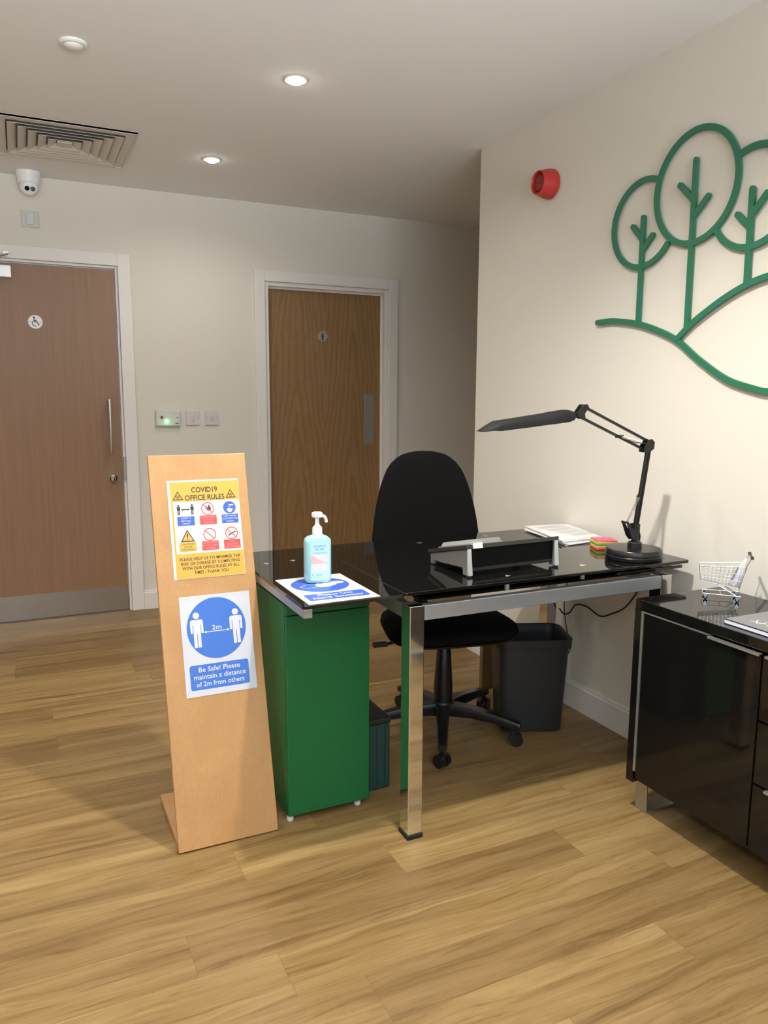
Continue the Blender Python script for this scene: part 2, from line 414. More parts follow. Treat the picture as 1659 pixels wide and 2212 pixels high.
obj('wall_passage_side', box(NB(), XR+0.15, XP, YC-0.15, YC, 0, ZC), WALL, kind='structure')
bm = NB()
WX0, WX1, WZ0, WZ1 = -1.9, 1.7, 0.5, 2.38
for x0, x1, z0, z1 in ((XL, WX0, 0, ZC), (WX1, XR, 0, ZC), (WX0, WX1, 0, WZ0), (WX0, WX1, WZ1, ZC)): box(bm, x0, x1, YB-0.1, YB, z0, z1)
obj('wall_front', bm, WALL, kind='structure')
win = struct_empty('window_1', (0, YB, WZ0))
bm = NB()
for x in (WX0, WX0+1.17, WX0+2.37, WX1-0.06): box(bm, x, x+0.06, YB-0.08, YB-0.02, WZ0, WZ1)
box(bm, WX0, WX1, YB-0.08, YB-0.02, WZ0, WZ0+0.06); box(bm, WX0, WX1, YB-0.08, YB-0.02, WZ1-0.06, WZ1)
obj('window_frame', bm, GLOSSW, win)
PANE = mat('window_glass', (0.9, 0.95, 1.0), 0.0, trans=1.0, ior=1.05, noise=0.0)
obj('window_pane', box(NB(), WX0+0.06, WX1-0.06, YB-0.055, YB-0.047, WZ0+0.06, WZ1-0.06), PANE, win)

# baseboards with a small stepped top
def baseboard(name, p0, p1, nrm, h=0.116, t=0.018):
    p0, p1, nrm = V(p0), V(p1), V(nrm); d = (p1-p0)
    poly = [(0, 0), (t, 0), (t, h-0.014), (t-0.006, h-0.010), (t-0.006, h-0.002), (0, h)]
    bm = NB(); prism(bm, poly, p0, nrm, (0, 0, 1), d.normalized(), d.length)
    return obj(name, bm, GLOSSW, kind='structure')
AR = 0.072
baseboard('baseboard_back', (0.638, YF, 0), (1.378, YF, 0), (0, -1, 0))
baseboard('baseboard_back.001', (2.39, YF, 0), (XP, YF, 0), (0, -1, 0))
baseboard('baseboard_back.002', (XL, YF, 0), (-0.43, YF, 0), (0, -1, 0))
baseboard('baseboard_right', (XR, YB, 0), (XR, YC, 0), (-1, 0, 0))
baseboard('baseboard_left', (XL, YB, 0), (XL, YF, 0), (1, 0, 0))
baseboard('baseboard_passage', (XR-0.018, YC, 0), (XP, YC, 0), (0, 1, 0))

# plain vertical trunking on the right wall under the desk, ending on the baseboard
obj('trim_1', box(NB(), XR-0.022, XR-0.0005, 2.515, 2.535, 0.116, 0.27), WALL, kind='structure', bevel=0.003)

# ------------------------------------------------------------------ doors
def architrave(x0, x1, h, aw, door, jd, jw=0.030):
    """frame: flat architrave on the wall face, lining inside the opening"""
    bm = NB()
    for a, b, c, d in ((x0-aw, x0, 0, h+aw), (x1, x1+aw, 0, h+aw), (x0, x1, h, h+aw)): box(bm, a, b, YF-0.018, YF-0.0006, c, d)
    obj('architrave', bm, GLOSSW, door, bevel=0.003)
    bm = NB()
    for a, b, c, d in ((x0+0.0005, x0+jw, 0, h-0.0005), (x1-jw, x1-0.0005, 0, h-0.0005), (x0+jw, x1-jw, h-jw, h-0.0005)): box(bm, a, b, YF+0.0, YF+0.158, c, d)
    obj('door_lining', bm, GLOSSW, door, bevel=0.002)
def disc_sign(name, door, cx, cz, y, r, ink_bg, kind_):
    s = obj(name, lathe(NB(), [(r, 0), (r, 0.0020), (r-0.001, 0.003), (0, 0.003)], (cx, y, cz), (0, -1, 0), 40), ink_bg, door, smooth=True)
    p = Print((cx, y-0.0031, cz), (1, 0, 0), (0, 0, -1), (0, -1, 0), ['black', 'grey'])
    if kind_ == 'wheelchair':
        p.disc(-0.006, -0.024, 0.0055, 'black')
        p.line([(-0.006, -0.017), (-0.003, 0.0), (0.010, 0.0), (0.016, 0.016), (0.022, 0.014)], 0.0045, 'black')
        p.line([(-0.004, -0.009), (0.008, -0.009)], 0.0035, 'black')
        n = 16
        p.line([(-0.001+0.0155*math.cos(R(290-210*k/n*1.05)), 0.008-0.0155*math.sin(R(290-210*k/n*1.05)+PI)) for k in range(n+1)], 0.004, 'black')
        p.line([(-r+0.001, 0.0), (-0.020, 0.0)], 0.002, 'grey'); p.line([(0.022, 0.002), (r-0.001, 0.002)], 0.002, 'grey')
    else:
        p.disc(0, -0.018, 0.0055, 'black'); p.rr(-0.0075, -0.011, 0.0075, 0.008, 0.003, 'black'); p.rect(-0.005, 0.006, -0.0006, 0.026, 'black', 2); p.rect(0.0006, 0.006, 0.005, 0.026, 'black', 2)
    p.build('pictogram', s)
    return s

d1 = struct_empty('door_1', (0.1, YF, 0))
architrave(D1[0], D1[1], D1[2], AR, d1, 0.02, 0.014)
obj('door_leaf', box(NB(), D1[0]+0.018, D1[1]-0.018, YF+0.012, YF+0.056, 0.006, D1[2]-0.020), LAMI, d1, bevel=0.0015)
obj('kick_plate', box(NB(), D1[0]+0.022, D1[1]-0.022, YF+0.0095, YF+0.0118, 0.008, 0.155), mat('scuffed_steel', (0.46, 0.43, 0.39), 0.30, 1.0, noise=0.06, nscale=30), d1)
bm = NB(); hx = 0.484
tube(bm, [(hx, YF+0.0118, 1.286), (hx, YF-0.022, 1.286)]+[(hx, YF-0.022-0.014*math.sin(a), 1.286+0.014*(1-math.cos(a))*0.6) for a in (R(30), R(60))]+[(hx, YF-0.045, 1.292), (hx, YF-0.048, 1.280), (hx, YF-0.048, 1.000), (hx, YF-0.045, 0.988), (hx, YF-0.030, 0.986), (hx, YF+0.0118, 0.986)], 0.0095, 14)
obj('pull_handle', bm, STEEL, d1, smooth=True)
tt = obj('thumb_turn', lathe(NB(), [(0.026, 0), (0.026, 0.006), (0.022, 0.010), (0, 0.010)], (0.492, YF+0.0118, 0.824), (0, -1, 0), 32), CHROME, d1, smooth=True)
obj('turn_knob', box(NB(), 0.482, 0.502, YF-0.028, YF+0.003, 0.806, 0.842), CHROME, tt, bevel=0.006, smooth=True)
obj('strike_plate', box(NB(), 0.5500, 0.5640, YF-0.0196, YF+0.011, 0.815, 0.953), DULLSTEEL, d1)
disc_sign('door_sign', d1, 0.113, 1.729, YF+0.0118, 0.038, BRIGHTW, 'wheelchair')
cl = obj('door_closer', box(NB(), -0.26, 0.006, YF-0.045, YF+0.0118, 1.958, 2.022), mat('silver_closer', (0.80, 0.81, 0.83), 0.25, 0.35, noise=0.0), d1, bevel=0.003)
bm = NB(); tube(bm, [(-0.20, YF-0.03, 2.028), (-0.10, YF-0.11, 2.045), (-0.005, YF-0.035, 2.082)], 0.006, 8); box(bm, -0.030, 0.000, YF-0.034, YF-0.0186, 2.070, 2.096)
obj('closer_arm', bm, STEEL, cl, smooth=False)

d2 = struct_empty('door_2', (1.9, YF, 0))
architrave(D2[0], D2[1], D2[2], AR-0.004, d2, 0.05, 0.026)
obj('door_stop', (lambda b: (box(b, D2[0]+0.026, D2[1]-0.026, YF+0.040, YF+0.052, D2[2]-0.038, D2[2]-0.026), box(b, D2[1]-0.036, D2[1]-0.026, YF+0.040, YF+0.052, 0, D2[2]-0.038), b)[2])(NB()), GLOSSW, d2)
obj('door_leaf', box(NB(), D2[0]+0.028, D2[1]-0.029, YF+0.0535, YF+0.0975, 0.006, D2[2]-0.029), VENEER, d2, bevel=0.0015)
pp = obj('push_plate', box(NB(), 2.166, 2.236, YF+0.0512, YF+0.0533, 0.990, 1.334), DULLSTEEL, d2, bevel=0.0008)
disc_sign('door_sign', d2, 1.860, 1.716, YF+0.0533, 0.036, DULLSTEEL, 'man')

# ================================================================== CEILING AND WALL FITTINGS
# air diffuser: square frame with nested louvre rings
vx0, vx1, vy0, vy1 = -0.028, 0.566, 3.832, 4.412; vcx, vcy = (vx0+vx1)/2, (vy0+vy1)/2
vent = thing('air_vent', 'square white ceiling air vent with nested louvres above the wheelchair sign door', 'air vent', (vcx, vcy, ZC))
VENTM = mat('vent_white_paint', (0.66, 0.61, 0.55), 0.5, noise=0.01); VENTD = mat('vent_painted_shade', (0.22, 0.21, 0.20), 0.9, noise=0.02)
def sq_ring(bm, ho, zo, hi, zi, t=0.0015):
    """sloping square ring from half-size ho at zo to hi at zi, with thickness t"""
    co = [V((vcx+sx*ho, vcy+sy*ho*0.976, zo)) for sx, sy in ((1, 1), (-1, 1), (-1, -1), (1, -1))]
    ci = [V((vcx+sx*hi, vcy+sy*hi*0.976, zi)) for sx, sy in ((1, 1), (-1, 1), (-1, -1), (1, -1))]
    loops = [co, ci, [p+V((0, 0, t)) for p in ci], [p+V((0, 0, t)) for p in co]]
    R_ = [[bm.verts.new(p) for p in L] for L in loops]
    for i in range(4):
        a, b = R_[i], R_[(i+1) % 4]
        for k in range(4): bm.faces.new((a[k], a[(k+1) % 4], b[(k+1) % 4], b[k]))
bm = NB(); sq_ring(bm, 0.297, ZC-0.010, 0.250, ZC-0.010, 0.0095); sq_ring(bm, 0.297, ZC-0.012, 0.290, ZC-0.012, 0.010)
obj('vent_frame', bm, VENTM, vent)
obj('vent_shade_sheet', box(NB(), vcx-0.250, vcx+0.250, vcy-0.244, vcy+0.244, ZC-0.0012, ZC-0.0004), VENTD, vent)  # dark sheet painting the shade in the gaps between the louvres
for k in range(5):
    h = 0.244-k*0.043
    bm = NB(); sq_ring(bm, h, ZC-0.019, h-0.036, ZC-0.0035)
    obj('louvre', bm, VENTM, vent)
bm = NB(); box(bm, vcx-0.032, vcx+0.032, vcy-0.030, vcy+0.030, ZC-0.016, ZC-0.006); obj('vent_centre', bm, VENTM, vent, bevel=0.002)

det = thing('ceiling_sensor', 'small round white ceiling sensor in front of the air vent', 'sensor', (0.241, 2.998, ZC))
obj('sensor_base', lathe(NB(), [(0.045, 0), (0.045, -0.006), (0.040, -0.010), (0, -0.010)], (0.241, 2.998, ZC), (0, 0, 1), 48), WPLAST, det, smooth=True)
obj('sensor_dome', lathe(NB(), [(0.031, -0.0101), (0.028, -0.016), (0.020, -0.020), (0, -0.022)], (0.241, 2.998, ZC), (0, 0, 1), 48), WPLAST, det, smooth=True)

LED = mat('led_lens', (1, 1, 1), 0.3, emit=(1.0, 0.95, 0.84), estr=40.0)
for i, (x, y, lb) in enumerate(((1.023, 2.958, 'round recessed ceiling downlight, the nearer of the two glowing ones'), (0.960, 4.085, 'round recessed ceiling downlight, the farther one, close to the air vent'))):
    t = thing('downlight', lb, 'downlight', (x, y, ZC), 0, 'ceiling downlights')
    obj('trim_ring', lathe(NB(), [(0.028, -0.004), (0.041, -0.005), (0.043, -0.0005), (0.028, -0.0005)], (x, y, ZC), (0, 0, 1), 40), WPLAST, t, smooth=True)
    obj('lamp_lens', lathe(NB(), [(0.0275, -0.0005), (0.0275, -0.008), (0.020, -0.014), (0.010, -0.017), (0, -0.018)], (x, y, ZC), (0, 0, 1), 32), LED, t, smooth=True)

cc = thing('security_camera', 'white turret security camera under the ceiling above the wheelchair sign door', 'camera', (0.120, 4.735, ZC))
CX, CY = 0.120, 4.755
obj('camera_base', lathe(NB(), [(0.062, 0), (0.062, -0.018), (0.056, -0.026), (0.054, -0.058), (0.050, -0.062), (0, -0.062)], (CX, CY, ZC), (0, 0, 1), 48), BRIGHTW, cc, smooth=True)
fdir = V((0.10, -0.88, -0.45)).normalized(); bc = V((CX, CY-0.004, ZC-0.075))
prof = [(0, -0.047)]+[(0.047*math.sin(a), -0.047*math.cos(a)) for a in [R(15*k) for k in range(1, 9)]]+[(0.034, 0.033), (0.030, 0.036), (0, 0.036)]
ball = obj('camera_ball', lathe(NB(), prof, bc, fdir, 40), BRIGHTW, cc, smooth=True)
su, sv = frame_of(fdir)
side = V((0, 0, 1)).cross(fdir).normalized()
for s_ in (-1, 1):
    c0 = bc+fdir*0.0362+side*0.0145*s_
    obj('camera_lens', lathe(NB(), [(0.0125, 0), (0.0125, 0.003), (0.009, 0.004), (0, 0.0035)], c0, fdir, 24), LENSB if s_ < 0 else mat('grey_lens', (0.12, 0.12, 0.13), 0.15, noise=0.0), ball, smooth=True)

wp = thing('call_indicator', 'square pale plastic wall indicator between the security camera and the left door', 'switch', (0.118, YF, 2.238))
GREYP = mat('pale_grey_plastic', (0.60, 0.61, 0.57), 0.4, noise=0.01); GREYP2 = mat('cool_grey_plastic', (0.66, 0.68, 0.72), 0.3, noise=0.01)
obj('back_plate', box(NB(), 0.074, 0.162, YF-0.012, YF-0.0005, 2.238, 2.324), GREYP, wp, bevel=0.003)
obj('indicator_lens', box(NB(), 0.098, 0.138, YF-0.020, YF-0.0121, 2.250, 2.312), GREYP2, wp, bevel=0.004)

fs = thing('alarm_reset_panel', 'wide white wall panel glowing green, leftmost of three wall plates beside the left door', 'alarm panel', (0.822, YF, 1.138))
obj('back_plate', box(NB(), 0.748, 0.896, YF-0.022, YF-0.0005, 1.134, 1.232), GREYP, fs, bevel=0.003)
obj('front_cover', box(NB(), 0.754, 0.890, YF-0.026, YF-0.0221, 1.140, 1.226), mat('cover_plastic', (0.66, 0.66, 0.62), 0.35, noise=0.01), fs, bevel=0.002)
obj('reset_button', lathe(NB(), [(0.0085, 0), (0.0085, 0.004), (0.006, 0.006), (0, 0.006)], (0.783, YF-0.0261, 1.190), (0, -1, 0), 20), mat('amber_plastic', (0.22, 0.06, 0.01), 0.35, noise=0.02), fs, smooth=True)
obj('indicator_light', lathe(NB(), [(0.009, 0), (0.009, 0.003), (0.004, 0.006), (0, 0.0065)], (0.812, YF-0.0261, 1.168), (0, -1, 0), 20), mat('green_led', (0.2, 0.9, 0.5), 0.3, emit=(0.18, 1.0, 0.50), estr=6.0), fs, smooth=True)
obj('screw', box(NB(), 0.868, 0.884, YF-0.0272, YF-0.0261, 1.186, 1.189), BPLAST, fs)
obj('printed_mark', box(NB(), 0.862, 0.884, YF-0.0272, YF-0.0261, 1.152, 1.1555), BPLAST, fs)
gl = bpy.data.lights.new('green_led_glow', 'POINT'); gl.energy = 0.02; gl.color = (0.2, 1.0, 0.55); gl.shadow_soft_size = 0.01
glo = bpy.data.objects.new('green_led_glow', gl); COL.objects.link(glo); glo.location = (0.812, YF-0.045, 1.160)

SWP = mat('switch_plastic', (0.66, 0.62, 0.60), 0.35, noise=0.01)
for x, lb in ((0.974, 'square white light switch, middle of the three wall plates'), (1.092, 'square white light switch, rightmost of the three wall plates')):
    t = thing('light_switch', lb, 'light switch', (x, YF, 1.139), 0, 'light switches between the doors')
    obj('back_plate', box(NB(), x-0.0425, x+0.0425, YF-0.009, YF-0.0005, 1.139, 1.229), SWP, t, bevel=0.003)
    M = Matrix.Translation((x, YF-0.0095, 1.184)) @ Matrix.Rotation(R(4), 4, 'X')
    obj('rocker', box(NB(), -0.011, 0.011, -0.005, 0.0, -0.016, 0.016, M), SWP, t, bevel=0.001)
    for sx in (-1, 1): obj('screw', lathe(NB(), [(0.0035, 0), (0.0035, 0.0009), (0, 0.0009)], (x+sx*0.030, YF-0.0091, 1.184), (0, -1, 0), 12), DULLSTEEL, t)

# fire alarm sounder on the right wall
al = thing('fire_alarm', 'round red fire alarm sounder high on the right wall', 'fire alarm', (XR, 2.775, 2.213))
obj('alarm_base', lathe(NB(), [(0.056, 0), (0.060, 0.004), (0.060, 0.020), (0.057, 0.034), (0.0475, 0.072), (0.0445, 0.074), (0.0425, 0.071), (0.0415, 0.055), (0, 0.055)], (XR-0.0005, 2.775, 2.213), (-1, 0, 0), 56), RED, al, smooth=True)
obj('speaker_recess', lathe(NB(), [(0.038, 0.0552), (0.038, 0.058), (0.030, 0.066), (0, 0.068)], (XR-0.0005, 2.775, 2.213), (-1, 0, 0), 48), REDD, al, smooth=True)

# ------------------------------------------------------------------ tree emblem on the right wall
lg = thing('tree_wall_emblem', 'large green cut-out emblem of trees on hills mounted on the right wall', 'wall emblem', (XR, 1.98, 1.53))
SW, LT, LX = 0.0195, 0.010, XR-0.006
def stroke(bm, pts, wd=SW, closed=False, dx=0.0):
    """flat board strip following (y,z) points on the wall, rounded ends, LT thick"""
    n = len(pts); L, Rr = [], []
    for i in range(n):
        a = pts[(i-1) % n] if closed or i else pts[0]; b = pts[(i+1) % n] if closed or i < n-1 else pts[-1]
        dx_, dz = b[0]-a[0], b[1]-a[1]; q = math.hypot(dx_, dz) or 1; nx, nz = -dz/q*wd/2, dx_/q*wd/2
        L.append((pts[i][0]+nx, pts[i][1]+nz)); Rr.append((pts[i][0]-nx, pts[i][1]-nz))
    X0, X1 = LX-dx, LX-LT-dx
    def vv(p, X): return bm.verts.new((X, p[0], p[1]))
    rows = [[vv(p, X0) for p in L], [vv(p, X1) for p in L], [vv(p, X1) for p in Rr], [vv(p, X0) for p in Rr]]
    m = n if closed else n-1
    for i in range(m):
        j = (i+1) % n
        for a in range(4):
            b = (a+1) % 4; bm.faces.new((rows[a][i], rows[a][j], rows[b][j], rows[b][i]))
    if not closed:
        for i in (0, n-1): bm.faces.new([rows[a][i] for a in range(4)])
        for p in (pts[0], pts[-1]): lathe(bm, [(wd/2, 0), (wd/2, LT+0.0003)], (X0, p[0], p[1]), (-1, 0, 0), 20)
def ell(cy, cz, ry, rz, a0=0, a1=360, n=64): return [(cy+ry*math.cos(R(a0+(a1-a0)*k/n)), cz+rz*math.sin(R(a0+(a1-a0)*k/n))) for k in range(n+(a1-a0 < 360))]
def sp(pts, n=8): return [(p.x, p.y) for p in smooth_path([(a, b, 0) for a, b in pts], n)]
# angles measured with +Y to the left in the photo: 0 deg points to +Y
def tree(name, cy, cz, ry, rz, arc, trunk, br1, br2, parent):
    bm = NB(); p = ell(cy, cz, ry, rz, *arc); stroke(bm, p, closed=(arc[1]-arc[0] >= 360)); crown = obj('tree_crown', bm, LOGO, parent)
    bm = NB(); stroke(bm, trunk, dx=0.0003); stroke(bm, br1, dx=0.0006); stroke(bm, br2, dx=0.0009); obj('tree_trunk', bm, LOGO, parent)
tree('tall', 1.981, 2.020, 0.172, 0.181, (0, 360), [(1.983, 2.104), (1.980, 1.562)], [(2.045, 2.038), (1.984, 1.978)], [(1.922, 1.977), (1.980, 1.922)], lg)
tree('left', 2.212, 1.946, 0.152, 0.151, (-143, 112), [(2.212, 1.966), (2.212, 1.604)], [(2.262, 1.943), (2.212, 1.890)], [(2.162, 1.897), (2.212, 1.848)], lg)
tree('right', 1.750, 1.937, 0.152, 0.149, (68, 330), [(1.752, 1.960), (1.749, 1.674)], [(1.800, 1.893), (1.752, 1.846)], [(1.698, 1.936), (1.750, 1.880)], lg)
bm = NB(); stroke(bm, sp([(2.434, 1.614), (2.37, 1.615), (2.313, 1.610), (2.213, 1.592), (2.119, 1.563), (2.020, 1.520), (1.916, 1.448), (1.801, 1.383), (1.697, 1.352), (1.643, 1.343), (1.50, 1.340), (1.36, 1.360)]))
obj('valley_line', bm, LOGO, lg)
bm = NB(); stroke(bm, sp([(2.020, 1.524), (1.960, 1.570), (1.901, 1.605), (1.824, 1.644), (1.750, 1.672), (1.675, 1.689), (1.56, 1.698), (1.42, 1.685)]), dx=0.0012)
obj('hill_line', bm, LOGO, lg)
for p in ((2.364, 1.946), (1.981, 2.201), (1.981, 1.839), (2.212, 1.795), (2.30, 1.608), (1.86, 1.413), (1.75, 1.674), (1.598, 1.937)): obj('wall_spacer', tube(NB(), [(XR-0.0005, p[0], p[1]), (LX-0.001, p[0], p[1])], 0.004, 8), LOGO, lg)

# ================================================================== DESK
ZG = 0.770
desk = thing('glass_desk', 'extendable black glass desk with chrome legs and silver rails along the right wall', 'desk', (1.5, 2.25, 0))
GT = 0.010
def glass(name, x0, x1, y0, y1, ztop, r=0.012):
    bm = NB(); pts = rrect(x1-x0, y1-y0, r, 5, (x0+x1)/2, (y0+y1)/2)
    prism(bm, pts, (0, 0, ztop-GT), (1, 0, 0), (0, 1, 0), (0, 0, 1), GT)
    return obj(name, bm, BGLASS, desk, bevel=0.0015, smooth=False)
glass('glass_top', 0.9560, 2.060, 1.877, 2.628, ZG)
glass('extension_leaf', 0.650, 0.9545, 1.866, 2.622, ZG-0.0005)
glass('stored_leaf', 1.060, 1.940, 1.973, 2.520, 0.7220)
glass('extension_leaf', 1.765, 2.062, 1.905, 2.600, 0.747)
LS = 0.047
for (x, y) in ((0.981, 1.888), (1.945, 1.888), (0.981, 2.553), (1.985, 2.553)):
    leg = obj('leg', box(NB(), x, x+LS, y, y+LS+0.008, 0.014, 0.724), CHROME, desk, bevel=0.002)
    obj('leg_foot', box(NB(), x-0.003, x+LS+0.003, y-0.003, y+LS+0.011, 0.0, 0.0138), RUBBER, leg, bevel=0.002)
obj('front_rail', box(NB(), 0.981+LS+0.001, 1.944, 1.889, 1.914, 0.678, 0.7235), ALU, desk, bevel=0.002)
obj('back_rail', box(NB(), 0.981+LS+0.001, 1.984, 2.572, 2.597, 0.678, 0.7235), ALU, desk, bevel=0.002)
obj('side_rail', box(NB(), 0.984, 1.009, 1.944, 2.552, 0.678, 0.7235), ALUD, desk, bevel=0.002)
obj('side_rail', box(NB(), 1.963, 1.988, 1.944, 2.552, 0.678, 0.7235), ALUD, desk, bevel=0.002)
# leaf support bar at the left end and its runners
obj('leaf_support', box(NB(), 0.652, 0.677, 1.868, 2.60, 0.734, 0.7592), ALUD, desk, bevel=0.002)
for y in (2.02, 2.45): obj('leaf_runner', box(NB(), 0.678, 1.10, y, y+0.02, 0.738, 0.7588), ALUD, desk, bevel=0.002)
PIN = mat('pin_disc_metal', (0.70, 0.68, 0.64), 0.22, 1.0, noise=0.0)
for (x, y) in ((1.354, 2.536), (1.661, 2.551), (1.351, 1.944), (1.664, 1.962), (1.03, 2.05), (1.955, 1.944)):
    zl = 0.7472 if x > 1.8 else 0.7240
    p = obj('glass_pin', lathe(NB(), [(0.0085, 0), (0.0085, 0.7598-zl)], (x, y, zl), (0, 0, 1), 20), ALU, desk, smooth=True)
    if x > 1.3 and x < 1.9: obj('pin_disc', lathe(NB(), [(0.011, 0), (0.010, 0.0010), (0, 0.0010)], (x, y, ZG+0.0001), (0, 0, 1), 24), PIN, p, smooth=True)
for (x, y) in ((0.714, 2.416), (0.810, 2.429)):
    obj('pin_disc', lathe(NB(), [(0.011, 0), (0.010, 0.0010), (0, 0.0010)], (x, y, ZG-0.0004), (0, 0, 1), 24), PIN, desk, smooth=True)
# round clamp knob of the leaf under the seam, seen beside the front leg
obj('leaf_clamp', lathe(NB(), [(0.020, 0), (0.022, 0.004), (0.022, 0.020), (0.018, 0.024)], (0.955, 2.00, 0.732), (0, 0, 1), 28), mat('grey_clamp', (0.33, 0.33, 0.33), 0.4, 0.3, noise=0.0), desk, smooth=True)

# ================================================================== SIGN STAND
st = thing('sign_stand', 'leaning plywood sign stand holding two notices, in front of the glass desk', 'sign stand', (0.493, 2.25, 0))
PO = V((0.344, 2.100, 0.0)); PV = V((0, 0.300, 1.140)).normalized(); PN = V((0, -1.140, 0.300)).normalized(); PL = 1.179
bm = NB(); prism(bm, [(0, 0.004), (0.300, 0.004), (0.300, PL), (0, PL)], PO, (1, 0, 0), PV, -PN, 0.018)
obj('sign_panel', bm, PLY, st, bevel=0.002)
bm = NB(); prism(bm, [(2.122, 0.0), (2.44, 0.0), (2.44, 0.018), (2.127, 0.018)], (0.346, 0, 0), (0, 1, 0), (0, 0, 1), (1, 0, 0), 0.296)
obj('base_board', bm, PLY, st, bevel=0.002)

def poster(name, label, u0, v0, w_, h_, paper):
    O = PO+V((1, 0, 0))*u0+PV*v0+PN*0.0005
    t = thing(name, label, 'notice', O)
    bm = NB(); prism(bm, [(0, 0), (w_, 0), (w_, -h_), (0, -h_)], O, (1, 0, 0), PV, PN, 0.0008)
    obj('notice_sheet', bm, paper, t)
    return t, O+PN*0.0008
# --- office rules
t, O = poster('rules_notice', 'yellow office rules notice with six pictograms, upper notice on the plywood stand', 0.0495, 1.0985, 0.2195, 0.3035, PAPER)
p = Print(O, (1, 0, 0), -PV, PN, ['yellow', 'white', 'cream', 'black', 'blue', 'red', 'pink', 'pale'])
WW, HH = 0.2195, 0.3035
p.rect(0.008, 0.0055, WW-0.001, HH-0.001, 'yellow', 0)
p.text('COVID19', 0.112, 0.0320, 0.0225, 'black', 3, width=0.080, bold=0.018)
p.text('OFFICE RULES', 0.112, 0.0560, 0.0225, 'black', 3, width=0.122, bold=0.018)
for cu, cv in ((0.0300, 0.0500), (0.1930, 0.0500)):
    p.poly([(cu-0.0155, cv+0.010), (cu, cv-0.017), (cu+0.0155, cv+0.010)], 'black', 1)
    p.poly([(cu-0.0115, cv+0.0078), (cu, cv-0.0125), (cu+0.0115, cv+0.0078)], 'yellow', 2)
    p.ring(cu, cv+0.0035, 0.0042, 0.0014, 'black', 3, 16); p.ring(cu-0.0028, cv-0.0008, 0.0034, 0.0012, 'black', 4, 16); p.ring(cu+0.0028, cv-0.0008, 0.0034, 0.0012, 'black', 4, 16)
    p.rect(cu-0.0155, cv+0.0085, cu+0.0155, cv+0.0105, 'black', 3)
TX0, TX1, TY0, TY1 = 0.0135, WW-0.0015, 0.0668, 0.2265
p.rect(TX0, TY0, TX1, TY1, 'white', 1)
cw = (TX1-TX0)/3; rh = (TY1-TY0)/2
for i in (1, 2): p.rect(TX0+cw*i-0.0022, TY0, TX0+cw*i+0.0008, TY1, 'cream', 2)
p.rect(TX0, TY0+rh-0.0030, TX1, TY0+rh-0.0005, 'cream', 3)
LB = [[('blue', 'pale', ['KEEP 2', 'METRES', 'APART']), ('red', 'pink', ['NO PHYSICAL', 'CONTACT', 'PLEASE']), ('blue', 'pale', ['USE HAND', 'SANITISER ON', 'ENTRY'])],
      [('yellow', 'black', ['CAUTION', 'COVID', 'CONTROLS']), ('red', 'pink', ['DO NOT ENTER', 'IF YOU FEEL', 'UNWELL']), ('red', 'pink', ['NO', 'SMOKING', 'OR VAPING'])]]
